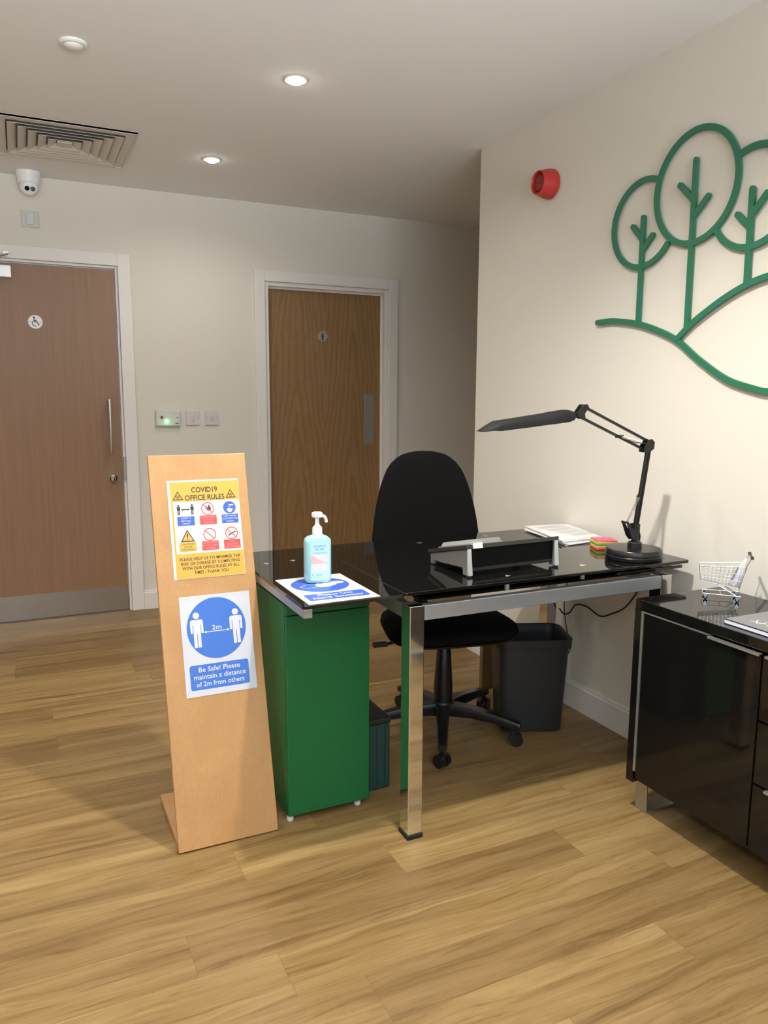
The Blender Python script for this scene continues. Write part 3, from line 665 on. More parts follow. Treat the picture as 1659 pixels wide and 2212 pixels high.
for r in range(2):
    for c in range(3):
        x0, y0 = TX0+cw*c, TY0+rh*r; bgc, fgc, tx = LB[r][c]
        bx0, bx1, by0, by1 = x0+0.0095, x0+cw-0.0065, y0+0.0455, y0+rh-0.0060
        p.rect(bx0, by0, bx1, by1, bgc, 2)
        if bgc == 'red': p.rect(bx0-0.004, by0, bx0, by1, 'cream', 2)
        for k, tline in enumerate(tx): p.text(tline, (bx0+bx1)/2, by0+0.0055+0.0085*k, 0.0068, fgc, 4, width=min(0.048, 0.0049*len(tline)), bold=0.01)
        mx_, my_ = x0+cw*0.53, y0+0.0245
        if (r, c) == (0, 0):
            for s_ in (-1, 1):
                q = mx_+s_*0.0205; p.disc(q, my_-0.0135, 0.0030, 'black', 3, n=14); p.rr(q-0.0050, my_-0.0100, q+0.0050, my_+0.0020, 0.002, 'black', 3)
                p.rect(q-0.0034, my_+0.002, q-0.0005, my_+0.0165, 'black', 3); p.rect(q+0.0005, my_+0.002, q+0.0034, my_+0.0165, 'black', 3)
            p.rect(mx_-0.0085, my_-0.0022, mx_+0.0085, my_+0.0014, 'black', 3)
            p.poly([(mx_-0.0135, my_-0.0004), (mx_-0.0080, my_-0.0040), (mx_-0.0080, my_+0.0032)], 'black', 4); p.poly([(mx_+0.0135, my_-0.0004), (mx_+0.0080, my_-0.0040), (mx_+0.0080, my_+0.0032)], 'black', 4)
        elif (r, c) == (0, 1):
            p.disc(mx_, my_, 0.0200, 'red', 2, n=32); p.disc(mx_, my_, 0.0172, 'white', 3, n=32)
            p.disc(mx_+0.004, my_+0.001, 0.0062, 'black', 4, n=18); p.line([(mx_+0.004, my_), (mx_+0.005, my_-0.012)], 0.003, 'black', 5)
            for a in (-60, -95, -130, 160, 190): p.line([(mx_+0.004, my_+0.001), (mx_+0.004+0.0115*math.cos(R(a)), my_+0.001+0.0115*math.sin(R(a)))], 0.0018, 'black', 5)
            p.line([(mx_-0.0130, my_-0.0130), (mx_+0.0130, my_+0.0130)], 0.0028, 'red', 6)
        elif (r, c) == (0, 2):
            p.disc(mx_, my_, 0.0200, 'blue', 2, n=32)
            p.poly([(mx_-0.0095, my_+0.006), (mx_-0.004, my_+0.002), (mx_+0.011, my_+0.0045), (mx_+0.005, my_+0.014), (mx_-0.003, my_+0.0155)], 'white', 3)
            p.rect(mx_-0.001, my_-0.0095, mx_+0.0125, my_-0.0060, 'white', 3); p.rect(mx_-0.003, my_-0.003, mx_+0.002, my_-0.0015, 'white', 3)
        elif (r, c) == (1, 0):
            q = my_+0.003
            p.poly([(mx_-0.0215, q+0.0165), (mx_, q-0.0215), (mx_+0.0215, q+0.0165)], 'black', 2); p.poly([(mx_-0.0165, q+0.0130), (mx_, q-0.0160), (mx_+0.0165, q+0.0130)], 'yellow', 3)
            p.poly([(mx_-0.0022, q-0.0090), (mx_+0.0022, q-0.0090), (mx_+0.0010, q+0.0045), (mx_-0.0010, q+0.0045)], 'black', 4); p.disc(mx_, q+0.0083, 0.0018, 'black', 4, n=12)
        else:
            p.ring(mx_, my_+0.001, 0.0200, 0.0030, 'red', 3, 32)
            if c == 2:
                p.line([(mx_-0.011, my_+0.008), (mx_+0.013, my_-0.004)], 0.0032, 'black', 4); p.line([(mx_-0.013, my_-0.002), (mx_-0.008, my_+0.001), (mx_-0.004, my_+0.001)], 0.0012, 'black', 4)
            p.line([(mx_-0.0130, my_-0.0120), (mx_+0.0130, my_+0.0140)], 0.0028, 'red', 5)
for k, (tx, wd) in enumerate((('PLEASE HELP US TO MINIMISE THE', 0.186), ('RISK OF DISEASE BY COMPLYING', 0.180), ('WITH OUR OFFICE RULES AT ALL', 0.176), ('TIMES - THANK YOU', 0.106))):
    p.text(tx, 0.114, 0.2440+0.0140*k, 0.0132, 'black', 3, width=wd, bold=0.010)
p.build('printed_design', t)

# --- distancing notice
t, O = poster('distance_notice', 'blue and white two metre distance notice, lower notice on the plywood stand', 0.0575, 0.7420, 0.2160, 0.3010, PAPERC)
WW, HH = 0.2160, 0.3010
p = Print(O, (1, 0, 0), -PV, PN, ['sky', 'lav', 'pale'])
p.rect(0.002, 0.0058, WW-0.006, 0.0064, 'pale', 1); p.rect(0.002, 0.0100, WW-0.010, 0.0105, 'pale', 1); p.rect(WW-0.0085, 0.012, WW-0.0080, HH-0.01, 'pale', 1)
cx_, cy_, cr = 0.1065, 0.1020, 0.0905
p.disc(cx_, cy_, cr, 'sky', 1, ry=0.0925, n=72)
for s_ in (-1, 1):
    q, y0 = cx_+s_*0.0600, cy_-0.0420
    p.disc(q, y0, 0.0098, 'lav', 3, n=28)
    p.rr(q-0.0195, y0+0.0120, q+0.0195, y0+0.0270, 0.0070, 'lav', 3)
    p.rr(q-0.0195, y0+0.0180, q-0.0125, y0+0.0530, 0.0010, 'lav', 4); p.rr(q+0.0125, y0+0.0180, q+0.0195, y0+0.0530, 0.0010, 'lav', 4)
    p.rect(q-0.0108, y0+0.0200, q+0.0108, y0+0.0560, 'lav', 5)
    p.rect(q-0.0108, y0+0.0540, q-0.0010, y0+0.0960, 'lav', 4); p.rect(q+0.0010, y0+0.0540, q+0.0108, y0+0.0960, 'lav', 4)
yy = cy_+0.0100
p.line([(cx_-0.0340, yy), (cx_+0.0340, yy)], 0.0026, 'lav', 3)
for s_ in (-1, 1): p.poly([(cx_+s_*0.0400, yy), (cx_+s_*0.0315, yy-0.0042), (cx_+s_*0.0315, yy+0.0042)], 'lav', 4)
p.text('2m', cx_, yy-0.0110, 0.0200, 'lav', 4, width=0.0290, bold=0.01)
p.rr(0.0150, 0.2080, 0.1950, 0.2820, 0.0070, 'sky', 1)
for k, (tx, wd) in enumerate((('Be Safe! Please', 0.126), ('maintain a distance', 0.158), ('of 2m from others', 0.146))):
    p.text(tx, 0.105, 0.2235+0.0215*k, 0.0205, 'lav', 3, width=wd, bold=0.010)
p.build('printed_design', t)

# ================================================================== GREEN CABINET
gx0, gx1, gy0, gy1 = 0.684, 0.961, 2.124, 2.50
gc = thing('green_cabinet', 'narrow bright green metal drawer cabinet under the left end of the glass desk', 'cabinet', ((gx0+gx1)/2, (gy0+gy1)/2, 0))
obj('cabinet_body', box(NB(), gx0, gx1, gy0+0.016, gy1, 0.022, 0.700), GREEN, gc, bevel=0.002)
obj('cabinet_door', box(NB(), gx0+0.001, gx1-0.001, gy0, gy0+0.0145, 0.022, 0.667), GREEN, gc, bevel=0.003)
obj('top_rail', box(NB(), gx0+0.001, gx1-0.001, gy0, gy0+0.0145, 0.6695, 0.700), GREEN, gc, bevel=0.003)
for x in (gx0+0.012, gx1-0.035):
    for y in (gy0+0.020, gy1-0.03): obj('cabinet_foot', lathe(NB(), [(0.009, 0), (0.011, 0.004), (0.011, 0.012), (0.006, 0.014), (0.006, 0.0218)], (x, y, 0), (0, 0, 1), 16), WPLAST, gc, smooth=True)

# dark green box behind it
db = thing('dark_green_bin', 'low dark green plastic box on the floor behind the bright green cabinet', 'box', (0.99, 2.35, 0))
obj('box_body', box(NB(), 0.972, 1.072, 2.200, 2.50, 0.0, 0.232), DGREEN, db, bevel=0.006, seg=3)
bm = NB()
for x in (0.992, 1.022, 1.052): box(bm, x, x+0.010, 2.1955, 2.1998, 0.012, 0.228)
obj('ribbed_front', bm, DGREEN, db, bevel=0.001)
obj('box_lid', box(NB(), 0.970, 1.074, 2.196, 2.502, 0.2325, 0.252), mat('black_green_plastic', (0.012, 0.020, 0.018), 0.4, noise=0.03), db, bevel=0.004)

# ================================================================== ITEMS ON THE DESK
ZP = ZG-0.0005   # surface of the leaf
hs = thing('hand_sign', 'white sheet with a blue hand sanitiser sign lying flat on the desk corner', 'notice', (0.77, 2.02, ZP+0.0004))
bm = NB(); prism(bm, [(0.669, 1.872), (0.881, 1.876), (0.881, 2.178), (0.669, 2.174)], (0, 0, ZP+0.0003), (1, 0, 0), (0, 1, 0), (0, 0, 1), 0.0009)
obj('notice_sheet', bm, PAPER, hs)
p = Print((0.671, 2.174, ZP+0.0013), (1, 0, 0), (0, -1, 0), (0, 0, 1), ['blue', 'white', 'lav'])
p.disc(0.103, 0.105, 0.086, 'blue', 1, ry=0.086, n=64)
# outlined sleeve, white hand with fingers to the right
p.line([(0.036, 0.118), (0.060, 0.096), (0.090, 0.106), (0.086, 0.132), (0.052, 0.138), (0.036, 0.118)], 0.003, 'lav', 2)
p.poly([(0.086, 0.108), (0.098, 0.092), (0.108, 0.100), (0.128, 0.092), (0.140, 0.094), (0.150, 0.122), (0.120, 0.140), (0.094, 0.140), (0.086, 0.132)], 'white', 3)
for k, (dy, ln) in enumerate(((0.088, 0.030), (0.0955, 0.036), (0.103, 0.036), (0.1105, 0.030))): p.rr(0.134, dy-0.0005, 0.142+ln, dy+0.0055, 0.0027, 'white', 4)
p.rr(0.014, 0.206, 0.194, 0.272, 0.006, 'blue', 1)
p.text('Please Use', 0.104, 0.2245, 0.024, 'white', 3, width=0.104, bold=0.010)
p.text('Hand Sanitiser', 0.104, 0.2520, 0.024, 'white', 3, width=0.150, bold=0.010)
p.build('printed_design', hs)

# sanitiser bottle
BOT = V((0.779, 2.103, ZP+0.0022))
bt = thing('sanitiser_bottle', 'pale blue hand sanitiser pump bottle standing on the hand sign', 'bottle', BOT, R(-7))
LIQ = mat('blue_translucent_plastic', (0.42, 0.78, 0.84), 0.18, trans=0.25, ior=1.4, spec=0.5, noise=0.02)
def rl(w_, d_, r, z): return [(a, b, z) for a, b in rrect(w_, d_, r, 6)]
bm = NB(); BWd, BDp = 0.078, 0.050
loft(bm, [rl(BWd-0.010, BDp-0.010, 0.012, 0.0), rl(BWd-0.003, BDp-0.003, 0.013, 0.003), rl(BWd, BDp, 0.014, 0.010), rl(BWd, BDp, 0.014, 0.122), rl(BWd-0.004, BDp-0.003, 0.014, 0.131), rl(BWd-0.020, BDp-0.012, 0.013, 0.138), rl(0.038, 0.030, 0.0145, 0.142), rl(0.0285, 0.0285, 0.0142, 0.1435)])
obj('bottle_body', bm, LIQ, bt, world=False, smooth=True)
PWm = PW(bt)
lb = thing  # label printed on the bottle front
bm = NB(); prism(bm, rrect(0.058, 0.112, 0.006, 4), (0.002, -BDp/2-0.0006, 0.066), (1, 0, 0), (0, 0, 1), (0, 1, 0), 0.0005)
lab = obj('bottle_label', bm, INK['lightsky'], bt, world=False)
fy_ = -BDp/2-0.0006
o3 = PWm.to_3x3()
p = Print(PWm @ V((-0.027, fy_, 0.122)), o3 @ V((1, 0, 0)), V((0, 0, -1)), o3 @ V((0, -1, 0)), ['deep', 'skin', 'white', 'grey', 'pale'])
p.rect(0.004, 0.034, 0.050, 0.086, 'white', 0)
p.text('ANTISEPTIC', 0.029, 0.010, 0.0085, 'deep', 2, width=0.040, bold=0.012); p.text('GEL 500', 0.027, 0.019, 0.0085, 'deep', 2, width=0.028, bold=0.012)
p.rect(0.006, 0.0275, 0.051, 0.0282, 'deep', 2); p.rect(0.006, 0.0305, 0.051, 0.0311, 'deep', 2)
p.poly([(0.000, 0.038), (0.009, 0.038), (0.018, 0.045), (0.030, 0.052), (0.040, 0.057), (0.052, 0.0595), (0.050, 0.0610), (0.030, 0.0600), (0.014, 0.0545), (0.000, 0.0500)], 'skin', 2)
p.poly([(0.000, 0.0530), (0.012, 0.0560), (0.030, 0.0610), (0.020, 0.0620), (0.000, 0.0590)], 'skin', 3)
p.rect(0.004, 0.094, 0.009, 0.097, 'deep', 2); p.rect(0.016, 0.0945, 0.036, 0.0970, 'deep', 2); p.rect(0.000, 0.103, 0.054, 0.1035, 'deep', 2)
p.build('printed_design', lab)
obj('pump_collar', lathe(NB(), [(0.0150, 0.1436), (0.0152, 0.150), (0.0142, 0.164), (0.0125, 0.167), (0.0095, 0.169), (0.0065, 0.176), (0.0058, 0.196), (0, 0.196)], (0, 0, 0), (0, 0, 1), 32), BRIGHTW, bt, world=False, smooth=True)
bm = NB(); lathe(bm, [(0, 0.1945), (0.0125, 0.1945), (0.0160, 0.1975), (0.0165, 0.2075), (0.0130, 0.2105), (0, 0.2110)], (0, 0, 0), (0, 0, 1), 32)
tube(bm, arc_pts((0.008, 0, 0.199), (0.0275, 0, 0.2015), (0.0275, 0, 0.1790), 10), [0.0050]*5+[0.0048]*6, 12)
obj('pump_head', bm, BRIGHTW, bt, world=False, smooth=True)

# laptop riser, sloping down towards the chair
RZ = thing('laptop_riser', 'black sloping laptop riser with silver legs standing on the glass desk', 'stand', (1.394, 2.083, ZG), R(2.2))
GREYM = mat('warm_grey_metal', (0.27, 0.255, 0.235), 0.45, 0.3, noise=0.02); SIL = mat('silver_plastic', (0.60, 0.62, 0.65), 0.3, 0.4, noise=0.01)
SLP = math.atan2(0.052, 0.225)
Ms = Matrix.Translation((0, -0.112, 0.0915)) @ Matrix.Rotation(-SLP, 4, 'X')
RZ.location.z += 0.0004
obj('riser_top', box(NB(), -0.186, 0.176, 0.0, 0.235, -0.001, 0.0105, Ms), mat('grey_black_laminate', (0.030, 0.029, 0.028), 0.25, noise=0.0), RZ, world=False, bevel=0.001)
for s_ in (-1, 1):
    x = -0.178 if s_ < 0 else 0.162
    bm = NB(); prism(bm, [(-0.106, 0.004), (-0.082, 0.004), (-0.080, 0.026), (0.050, 0.017), (0.092, 0.018), (0.094, 0.004), (0.112, 0.004), (0.113, 0.0360), (-0.106, 0.0875)], (x, 0, 0), (0, 1, 0), (0, 0, 1), (1, 0, 0), 0.012)
    sd = obj('riser_side', bm, GREYM, RZ, world=False, bevel=0.001)
    bm = NB(); loft(bm, [[(x-0.002, -0.118, 0.005), (x+0.014, -0.118, 0.005), (x+0.014, -0.1065, 0.005), (x-0.002, -0.1065, 0.005)], [(x-0.004, -0.113, 0.0888), (x+0.010, -0.113, 0.0888), (x+0.010, -0.1065, 0.0888), (x-0.004, -0.1065, 0.0888)]])
    obj('front_leg', bm, SIL, RZ, world=False, bevel=0.002)
    for y in (-0.108, 0.103): obj('rubber_pad', lathe(NB(), [(0.009, 0.0), (0.009, 0.0036)], (x+0.006, y, 0), (0, 0, 1), 16), RUBBER, RZ, world=False)
obj('riser_shelf', box(NB(), -0.1655, 0.1615, -0.100, 0.09, 0.0150, 0.0250), mat('dark_shelf', (0.018, 0.0175, 0.0175), 0.35, noise=0.0), RZ, world=False, bevel=0.001)
obj('interior_shade_panel', box(NB(), -0.1655, 0.1615, -0.098, -0.092, 0.0255, 0.0850), mat('matt_black_shade', (0.006, 0.006, 0.006), 0.5, spec=0.1, noise=0.0), RZ, world=False)  # black panel added near the front, painting the riser's dark interior
# flat grey tray lying on the riser
tr_ = thing('grey_document_tray', 'flat light grey tray lying on top of the black riser', 'tray', (1.394, 2.083, ZG), R(2.2))
TRM = mat('pale_grey_tray', (0.27, 0.27, 0.26), 0.4, noise=0.01)
Mt = Ms @ Matrix.Translation((0, 0, 0.0108))
bm = NB(); prism(bm, [(-0.165, 0.006), (-0.045, 0.006), (-0.040, 0.200), (-0.165, 0.200)], (0, 0, 0), (1, 0, 0), (0, 1, 0), (0, 0, 1), 0.004)
prism(bm, [(-0.160, 0.000), (-0.150, 0.0125), (-0.050, 0.0125), (-0.045, 0.000)], (0, 0.012, 0.004), (1, 0, 0), (0, 0, 1), (0, 1, 0), 0.180); bm.transform(Mt)
obj('tray_body', bm, TRM, tr_, world=False, bevel=0.001)
bm = NB(); box(bm, -0.163, -0.128, -0.0035, 0.018, -0.0125, 0.0055, Mt @ Matrix.Translation((0, -0.0002, 0)))
obj('silver_clip', bm, mat('shiny_silver', (0.85, 0.86, 0.88), 0.15, 0.5, noise=0.0), tr_, world=False)

# paper stack by the wall: sheets slightly fanned
ps = thing('paper_stack', 'fanned stack of printed white papers on the far right of the glass desk', 'papers', (1.95, 2.42, ZG))
base = [(1.838, 2.262), (2.035, 2.285), (2.088, 2.575), (1.884, 2.590)]
zz = ZG+0.0003
for k in range(6):
    a = R(random.uniform(-4, 4)); th = random.choice((0.0022, 0.003, 0.0034)); dx_, dy_ = random.uniform(-0.012, 0.006), random.uniform(-0.010, 0.010)
    c = V((1.958, 2.425)); pts = []
    for q in base:
        d_ = V(q)-c; pts.append((min(2.092, c.x+dx_+d_.x*math.cos(a)-d_.y*math.sin(a)), c.y+dy_+d_.x*math.sin(a)+d_.y*math.cos(a)))
    bm = NB(); prism(bm, pts, (0, 0, zz), (1, 0, 0), (0, 1, 0), (0, 0, 1), th); zz += th+0.0003
    top = obj('paper_bundle', bm, PAPER, ps)
p = Print((1.89, 2.56, zz-0.0003), (0.97, 0.10, 0), (0.15, -0.98, 0), (0, 0, 1), ['grey'])
for k in range(20):
    if k % 5 != 4: p.rect(0.004, 0.012+0.012*k, 0.150-random.uniform(0, 0.04), 0.0150+0.012*k, 'grey', 1)
p.build('printed_lines', ps)

# sticky notes
sn = thing('sticky_notes', 'block of neon pink, yellow and green sticky notes beside the desk lamp base', 'sticky notes', (1.925, 2.165, ZG))
zz = ZG+0.0003; cols = [('red', (0.75, 0.12, 0.06)), ('orange', (0.92, 0.38, 0.10)), ('cream', (0.90, 0.72, 0.35)), ('green', (0.13, 0.33, 0.07)), ('lime', (0.40, 0.60, 0.09)), ('yellow', (0.88, 0.72, 0.12)), ('pink', (0.92, 0.13, 0.24))]
for k, (nm, c) in enumerate(cols):
    h_ = 0.0048 if k < 6 else 0.004; a = R(-22+random.uniform(-2, 2))
    M = Matrix.Translation((1.932+random.uniform(-.001, .001), 2.168, zz)) @ Matrix.Rotation(a, 4, 'Z')
    obj('note_pad', box(NB(), -0.038, 0.038, -0.038, 0.038, 0, h_, M), mat('neon_%s_paper' % nm, c, 0.7, noise=0.01), sn); zz += h_+0.0001

# desk lamp
LY = 1.975
dl = thing('desk_lamp', 'black articulated desk lamp with round base and long hood on the glass desk', 'lamp', (1.905, 1.985, ZG))
obj('lamp_base', lathe(NB(), [(0.086, 0.0), (0.094, 0.002), (0.096, 0.012), (0.0935, 0.016), (0.0955, 0.019), (0.0945, 0.031), (0.090, 0.036), (0.030, 0.0385), (0, 0.0385)], (1.905, 1.985, ZG+0.0003), (0, 0, 1), 72), BPLASTS, dl, smooth=True)
bm = NB(); lathe(bm, [(0.024, 0.0386), (0.024, 0.056), (0.018, 0.062), (0.012, 0.064), (0.012, 0.075)], (1.898, LY, ZG), (0, 0, 1), 28)
obj('swivel', bm, BPLAST, dl, smooth=True)
def L3(x, z, dy=0.0): return V((x, LY+dy, z))
bm = NB()
for dy in (-0.012, 0.012):
    prism(bm, [(1.882, 0.838), (1.905, 0.838), (1.906, 0.893), (1.886, 0.893), (1.878, 0.872), (1.852, 0.905), (1.846, 0.902), (1.868, 0.852)], (0, LY+dy-0.0015, 0), (1, 0, 0), (0, 0, 1), (0, 1, 0), 0.003)
tube(bm, [L3(1.895, 0.878, -0.016), L3(1.895, 0.878, 0.016)], 0.006, 12); tube(bm, [L3(1.848, 0.901, -0.014), L3(1.848, 0.901, 0.014)], 0.0035, 10)
obj('lower_bracket', bm, BPLAST, dl)
def bar(bm, a, b, wd, dp, dy=0.0):
    a, b = V((a[0], 0, a[1])), V((b[0], 0, b[1])); d = (b-a).normalized(); n = V((-d.z, 0, d.x))*wd/2; O = V((0, LY+dy-dp/2, 0)); N = V((0, dp, 0))
    pa = [a+n, a-n, b-n, b+n]; vs1 = [bm.verts.new(O+q) for q in pa]; vs2 = [bm.verts.new(O+q+N) for q in pa]
    bm.faces.new(vs1[::-1]); bm.faces.new(vs2)
    for i in range(4): bm.faces.new((vs1[i], vs1[(i+1) % 4], vs2[(i+1) % 4], vs2[i]))
bm = NB(); bar(bm, (1.890, 0.862), (1.934, 1.168), 0.0085, 0.007); bar(bm, (1.903, 0.862), (1.944, 1.150), 0.0060, 0.007, 0.0)
obj('lower_arm', bm, BPLAST, dl)
bm = NB()
for dy in (-0.011, 0.011): prism(bm, [(1.905, 1.140), (1.928, 1.136), (1.950, 1.150), (1.952, 1.172), (1.940, 1.183), (1.925, 1.181), (1.908, 1.160)], (0, LY+dy-0.0015, 0), (1, 0, 0), (0, 0, 1), (0, 1, 0), 0.003)
for q in ((1.942, 1.172), (1.914, 1.148)): tube(bm, [L3(q[0], q[1], -0.014), L3(q[0], q[1], 0.014)], 0.005, 12)
obj('elbow_joint', bm, BPLAST, dl)
bm = NB(); bar(bm, (1.936, 1.174), (1.650, 1.292), 0.0080, 0.007); bar(bm, (1.914, 1.148), (1.640, 1.258), 0.0080, 0.007)
obj('upper_arm', bm, BPLAST, dl)
bm = NB()
for dy in (-0.011, 0.011): prism(bm, [(1.655, 1.300), (1.640, 1.299), (1.618, 1.272), (1.618, 1.262), (1.632, 1.256), (1.650, 1.252), (1.646, 1.270), (1.662, 1.290)], (0, LY+dy-0.0015, 0), (1, 0, 0), (0, 0, 1), (0, 1, 0), 0.003)
tube(bm, [L3(1.650, 1.292, -0.014), L3(1.650, 1.292, 0.014)], 0.005, 12); tube(bm, [L3(1.640, 1.258, -0.014), L3(1.640, 1.258, 0.014)], 0.005, 12)
tube(bm, [L3(1.634, 1.268), L3(1.600, 1.266)], 0.006, 12)
obj('wrist_joint', bm, BPLAST, dl)
bm = NB()
def coil(bm, a, b, dy, r=0.0035, turns=26):
    a, b = L3(a[0], a[1], dy), L3(b[0], b[1], dy); d = (b-a); u, v = frame_of(d); n = turns*8
    tube(bm, [a+d*(k/n)+(u*math.cos(2*PI*k/8)+v*math.sin(2*PI*k/8))*r for k in range(n+1)], 0.0008, 5)
SPR = mat('spring_steel', (0.62, 0.60, 0.58), 0.3, 0.9, noise=0.0)
for a_, b_, dy in (((1.895, 0.985), (1.849, 0.903), -0.011), ((1.907, 0.985), (1.903, 0.898), 0.011), ((1.803, 1.193), (1.895, 1.171), -0.010), ((1.803, 1.193), (1.895, 1.171), 0.010)):
    bm = NB(); coil(bm, a_, b_, dy); obj('tension_spring', bm, SPR, dl, smooth=True)
bm = NB(); tube(bm, [L3(1.886, 0.989, -0.014), L3(1.913, 0.989, 0.014)], 0.0030, 8); obj('spring_pin', bm, BPLAST, dl, smooth=True)
for a_, b_, w_, d_ in (((1.895, 1.171), (1.940, 1.165), 0.004, 0.024), ((1.815, 1.196), (1.795, 1.192), 0.006, 0.020)):
    bm = NB(); bar(bm, a_, b_, w_, d_); obj('spring_bracket', bm, BPLAST, dl)
# hood: an open channel seen from the side, round shoulder at the joint, slanted tip
HA, HB = V((1.607, LY, 1.268)), V((1.262, LY, 1.228)); hd = (HB-HA).normalized(); hu = V((hd.z*-1, 0, hd.x)); hu = hu if hu.z > 0 else -hu
def hsec(s_, top, bot, wd):
    c = HA+(HB-HA)*s_; out = []
    for k in range(13):
        a = PI*k/12; out.append(c+V((0, 1, 0))*(-math.cos(a))*wd+hu*(bot+(top-bot)*(math.sin(a)**0.6)))
    for k in range(12, -1, -1):
        a = PI*k/12; out.append(c+V((0, 1, 0))*(-math.cos(a))*(wd-0.003)+hu*(bot+(top-bot-0.003)*(math.sin(a)**0.6)))
    return out
secs = [(0.0, 0.006, -0.006, 0.010), (0.02, 0.012, -0.012, 0.022), (0.06, 0.017, -0.0155, 0.032), (0.12, 0.0200, -0.0185, 0.036), (0.30, 0.0190, -0.0180, 0.036), (0.31, 0.0180, -0.0175, 0.035), (0.60, 0.0170, -0.0160, 0.035), (0.86, 0.0160, -0.0140, 0.034), (0.93, 0.0060, -0.0100, 0.032), (1.0, -0.0080, -0.0100, 0.028)]
bm = NB(); loft(bm, [hsec(*q) for q in secs]); obj('lamp_hood', bm, mat('dark_grey_hood', (0.011, 0.0113, 0.0122), 0.6, spec=0.3, noise=0.02), dl, smooth=True)
bm = NB()
for dy in (-0.010, 0.010): tube(bm, [HA+(HB-HA)*0.16+hu*(-0.002)+V((0, dy, 0)), HA+(HB-HA)*0.90+hu*(-0.001)+V((0, dy, 0))], 0.006, 12)
obj('lamp_tube', bm, BRIGHTW, dl, smooth=True)
bm = NB(); tube(bm, smooth_path([(1.908, LY+0.006, 0.866), (1.925, LY+0.012, 0.862), (1.940, LY+0.020, 0.842), (1.946, LY+0.030, 0.8088)], 6), 0.0022, 8)
obj('lamp_flex', bm, BPLASTS, dl, smooth=True)

# cable hanging under the desk near the right wall
XC = 2.066
bm = NB(); tube(bm, smooth_path([(1.99, 2.00, 0.672), (XC-0.01, 2.09, 0.640), (XC, 2.135, 0.580), (XC, 2.185, 0.520), (XC, 2.25, 0.480), (XC, 2.318, 0.452), (XC, 2.40, 0.470), (XC, 2.470, 0.460), (XC, 2.505, 0.418), (XC, 2.545, 0.402), (XC, 2.575, 0.418)], 8), 0.0032, 8)
tag(obj('power_cable', bm, RUBBER, smooth=True), 'thick black power cable drooping under the glass desk by the wall', 'cable', None)
bm = NB(); tube(bm, smooth_path([(XC, 2.50, 0.672), (XC+0.0095, 2.545, 0.520), (XC+0.0095, 2.555, 0.430), (XC+0.0095, 2.53, 0.330), (XC+0.0095, 2.50, 0.275), (XC+0.0095, 2.53, 0.215), (XC+0.0095, 2.60, 0.190)], 8), 0.0022, 8)
tag(obj('thin_cable', bm, mat('grey_cable', (0.06, 0.055, 0.05), 0.6, noise=0.0), smooth=True), 'thin dark cable looping down to the baseboard behind the black bin', 'cable', None)

# ================================================================== OFFICE CHAIR
CHX, CHY = 1.452, 2.505
ch = thing('office_chair', 'black fabric swivel office chair with tall rounded back behind the glass desk', 'chair', (CHX, CHY, 0), R(-11))
def pillow(bm, outline, T0, T1, n=56, rings=9, pw=3.0, bend=0.0, M=None):
    """padded shape: outline(theta)->(a,b); thickness T0 below and T1 above; bend curves it across a"""
    loops = []
    def h(r): return (1-r**pw)**(1/pw)
    def pt(r, th, sgn):
        a, b = outline(th); a *= r; b *= r
        z = (T1*h(r) if sgn > 0 else -T0*h(r))+bend*a*a
        return V((a, b, z))
    rr = [math.sin(PI/2*k/rings) for k in range(1, rings+1)]
    top = bm.verts.new(pt(0, 0, 1)); bot = bm.verts.new(pt(0, 0, -1)); new = [top, bot]
    up_, dn_ = [], []
    for r in rr:
        up_.append([bm.verts.new(pt(r, 2*PI*k/n, 1)) for k in range(n)])
        if r < 0.99999: dn_.append([bm.verts.new(pt(r, 2*PI*k/n, -1)) for k in range(n)])
    dn_.append(up_[-1])
    for c0, L in ((top, up_), (bot, dn_)):
        for k in range(n): bm.faces.new((c0, L[0][k], L[0][(k+1) % n]))
        for a, b in zip(L, L[1:]):
            for k in range(n): bm.faces.new((a[k], b[k], b[(k+1) % n], a[(k+1) % n]))
    for L in up_+dn_[:-1]: new += L
    if M is not None: bmesh.ops.transform(bm, matrix=M, verts=new)
    return bm
def sgnpow(v, p_): return math.copysign(abs(v)**p_, v)
def back_outline(th):
    c, s = math.cos(th), math.sin(th)
    u = math.atan2(s, abs(c))/PI+0.5               # 0 bottom .. 1 top
    T_ = [(0.0, -0.285), (0.13, -0.285), (0.215, -0.255), (0.246, -0.185), (0.244, -0.095), (0.233, 0.0), (0.214, 0.09), (0.190, 0.165), (0.158, 0.225), (0.108, 0.266), (0.050, 0.282), (0.0, 0.285)]
    best = None; ang = math.atan2(s, abs(c))
    A_ = [math.atan2(q[1], q[0] if q[0] else 1e-9) for q in T_]
    for i in range(len(T_)-1):
        if A_[i] <= ang+1e-9 <= A_[i+1]+1e-6:
            f = (ang-A_[i])/max(1e-9, A_[i+1]-A_[i]); p0, p1 = T_[max(i-1, 0)], T_[min(i+2, len(T_)-1)]; q0, q1 = T_[i], T_[i+1]
            if i == 0: p0 = (-T_[1][0], T_[1][1])
            if i == len(T_)-2: p1 = (-T_[-2][0], T_[-2][1])
            cr = lambda k: 0.5*(2*q0[k]+(q1[k]-p0[k])*f+(2*p0[k]-5*q0[k]+4*q1[k]-p1[k])*f*f+(3*q0[k]-p0[k]-3*q1[k]+p1[k])*f**3)
            best = (cr(0), cr(1)); break
    if best is None: best = T_[-1] if ang > 0 else T_[0]
    return (math.copysign(1, c)*max(0.0, best[0])*0.955, best[1])
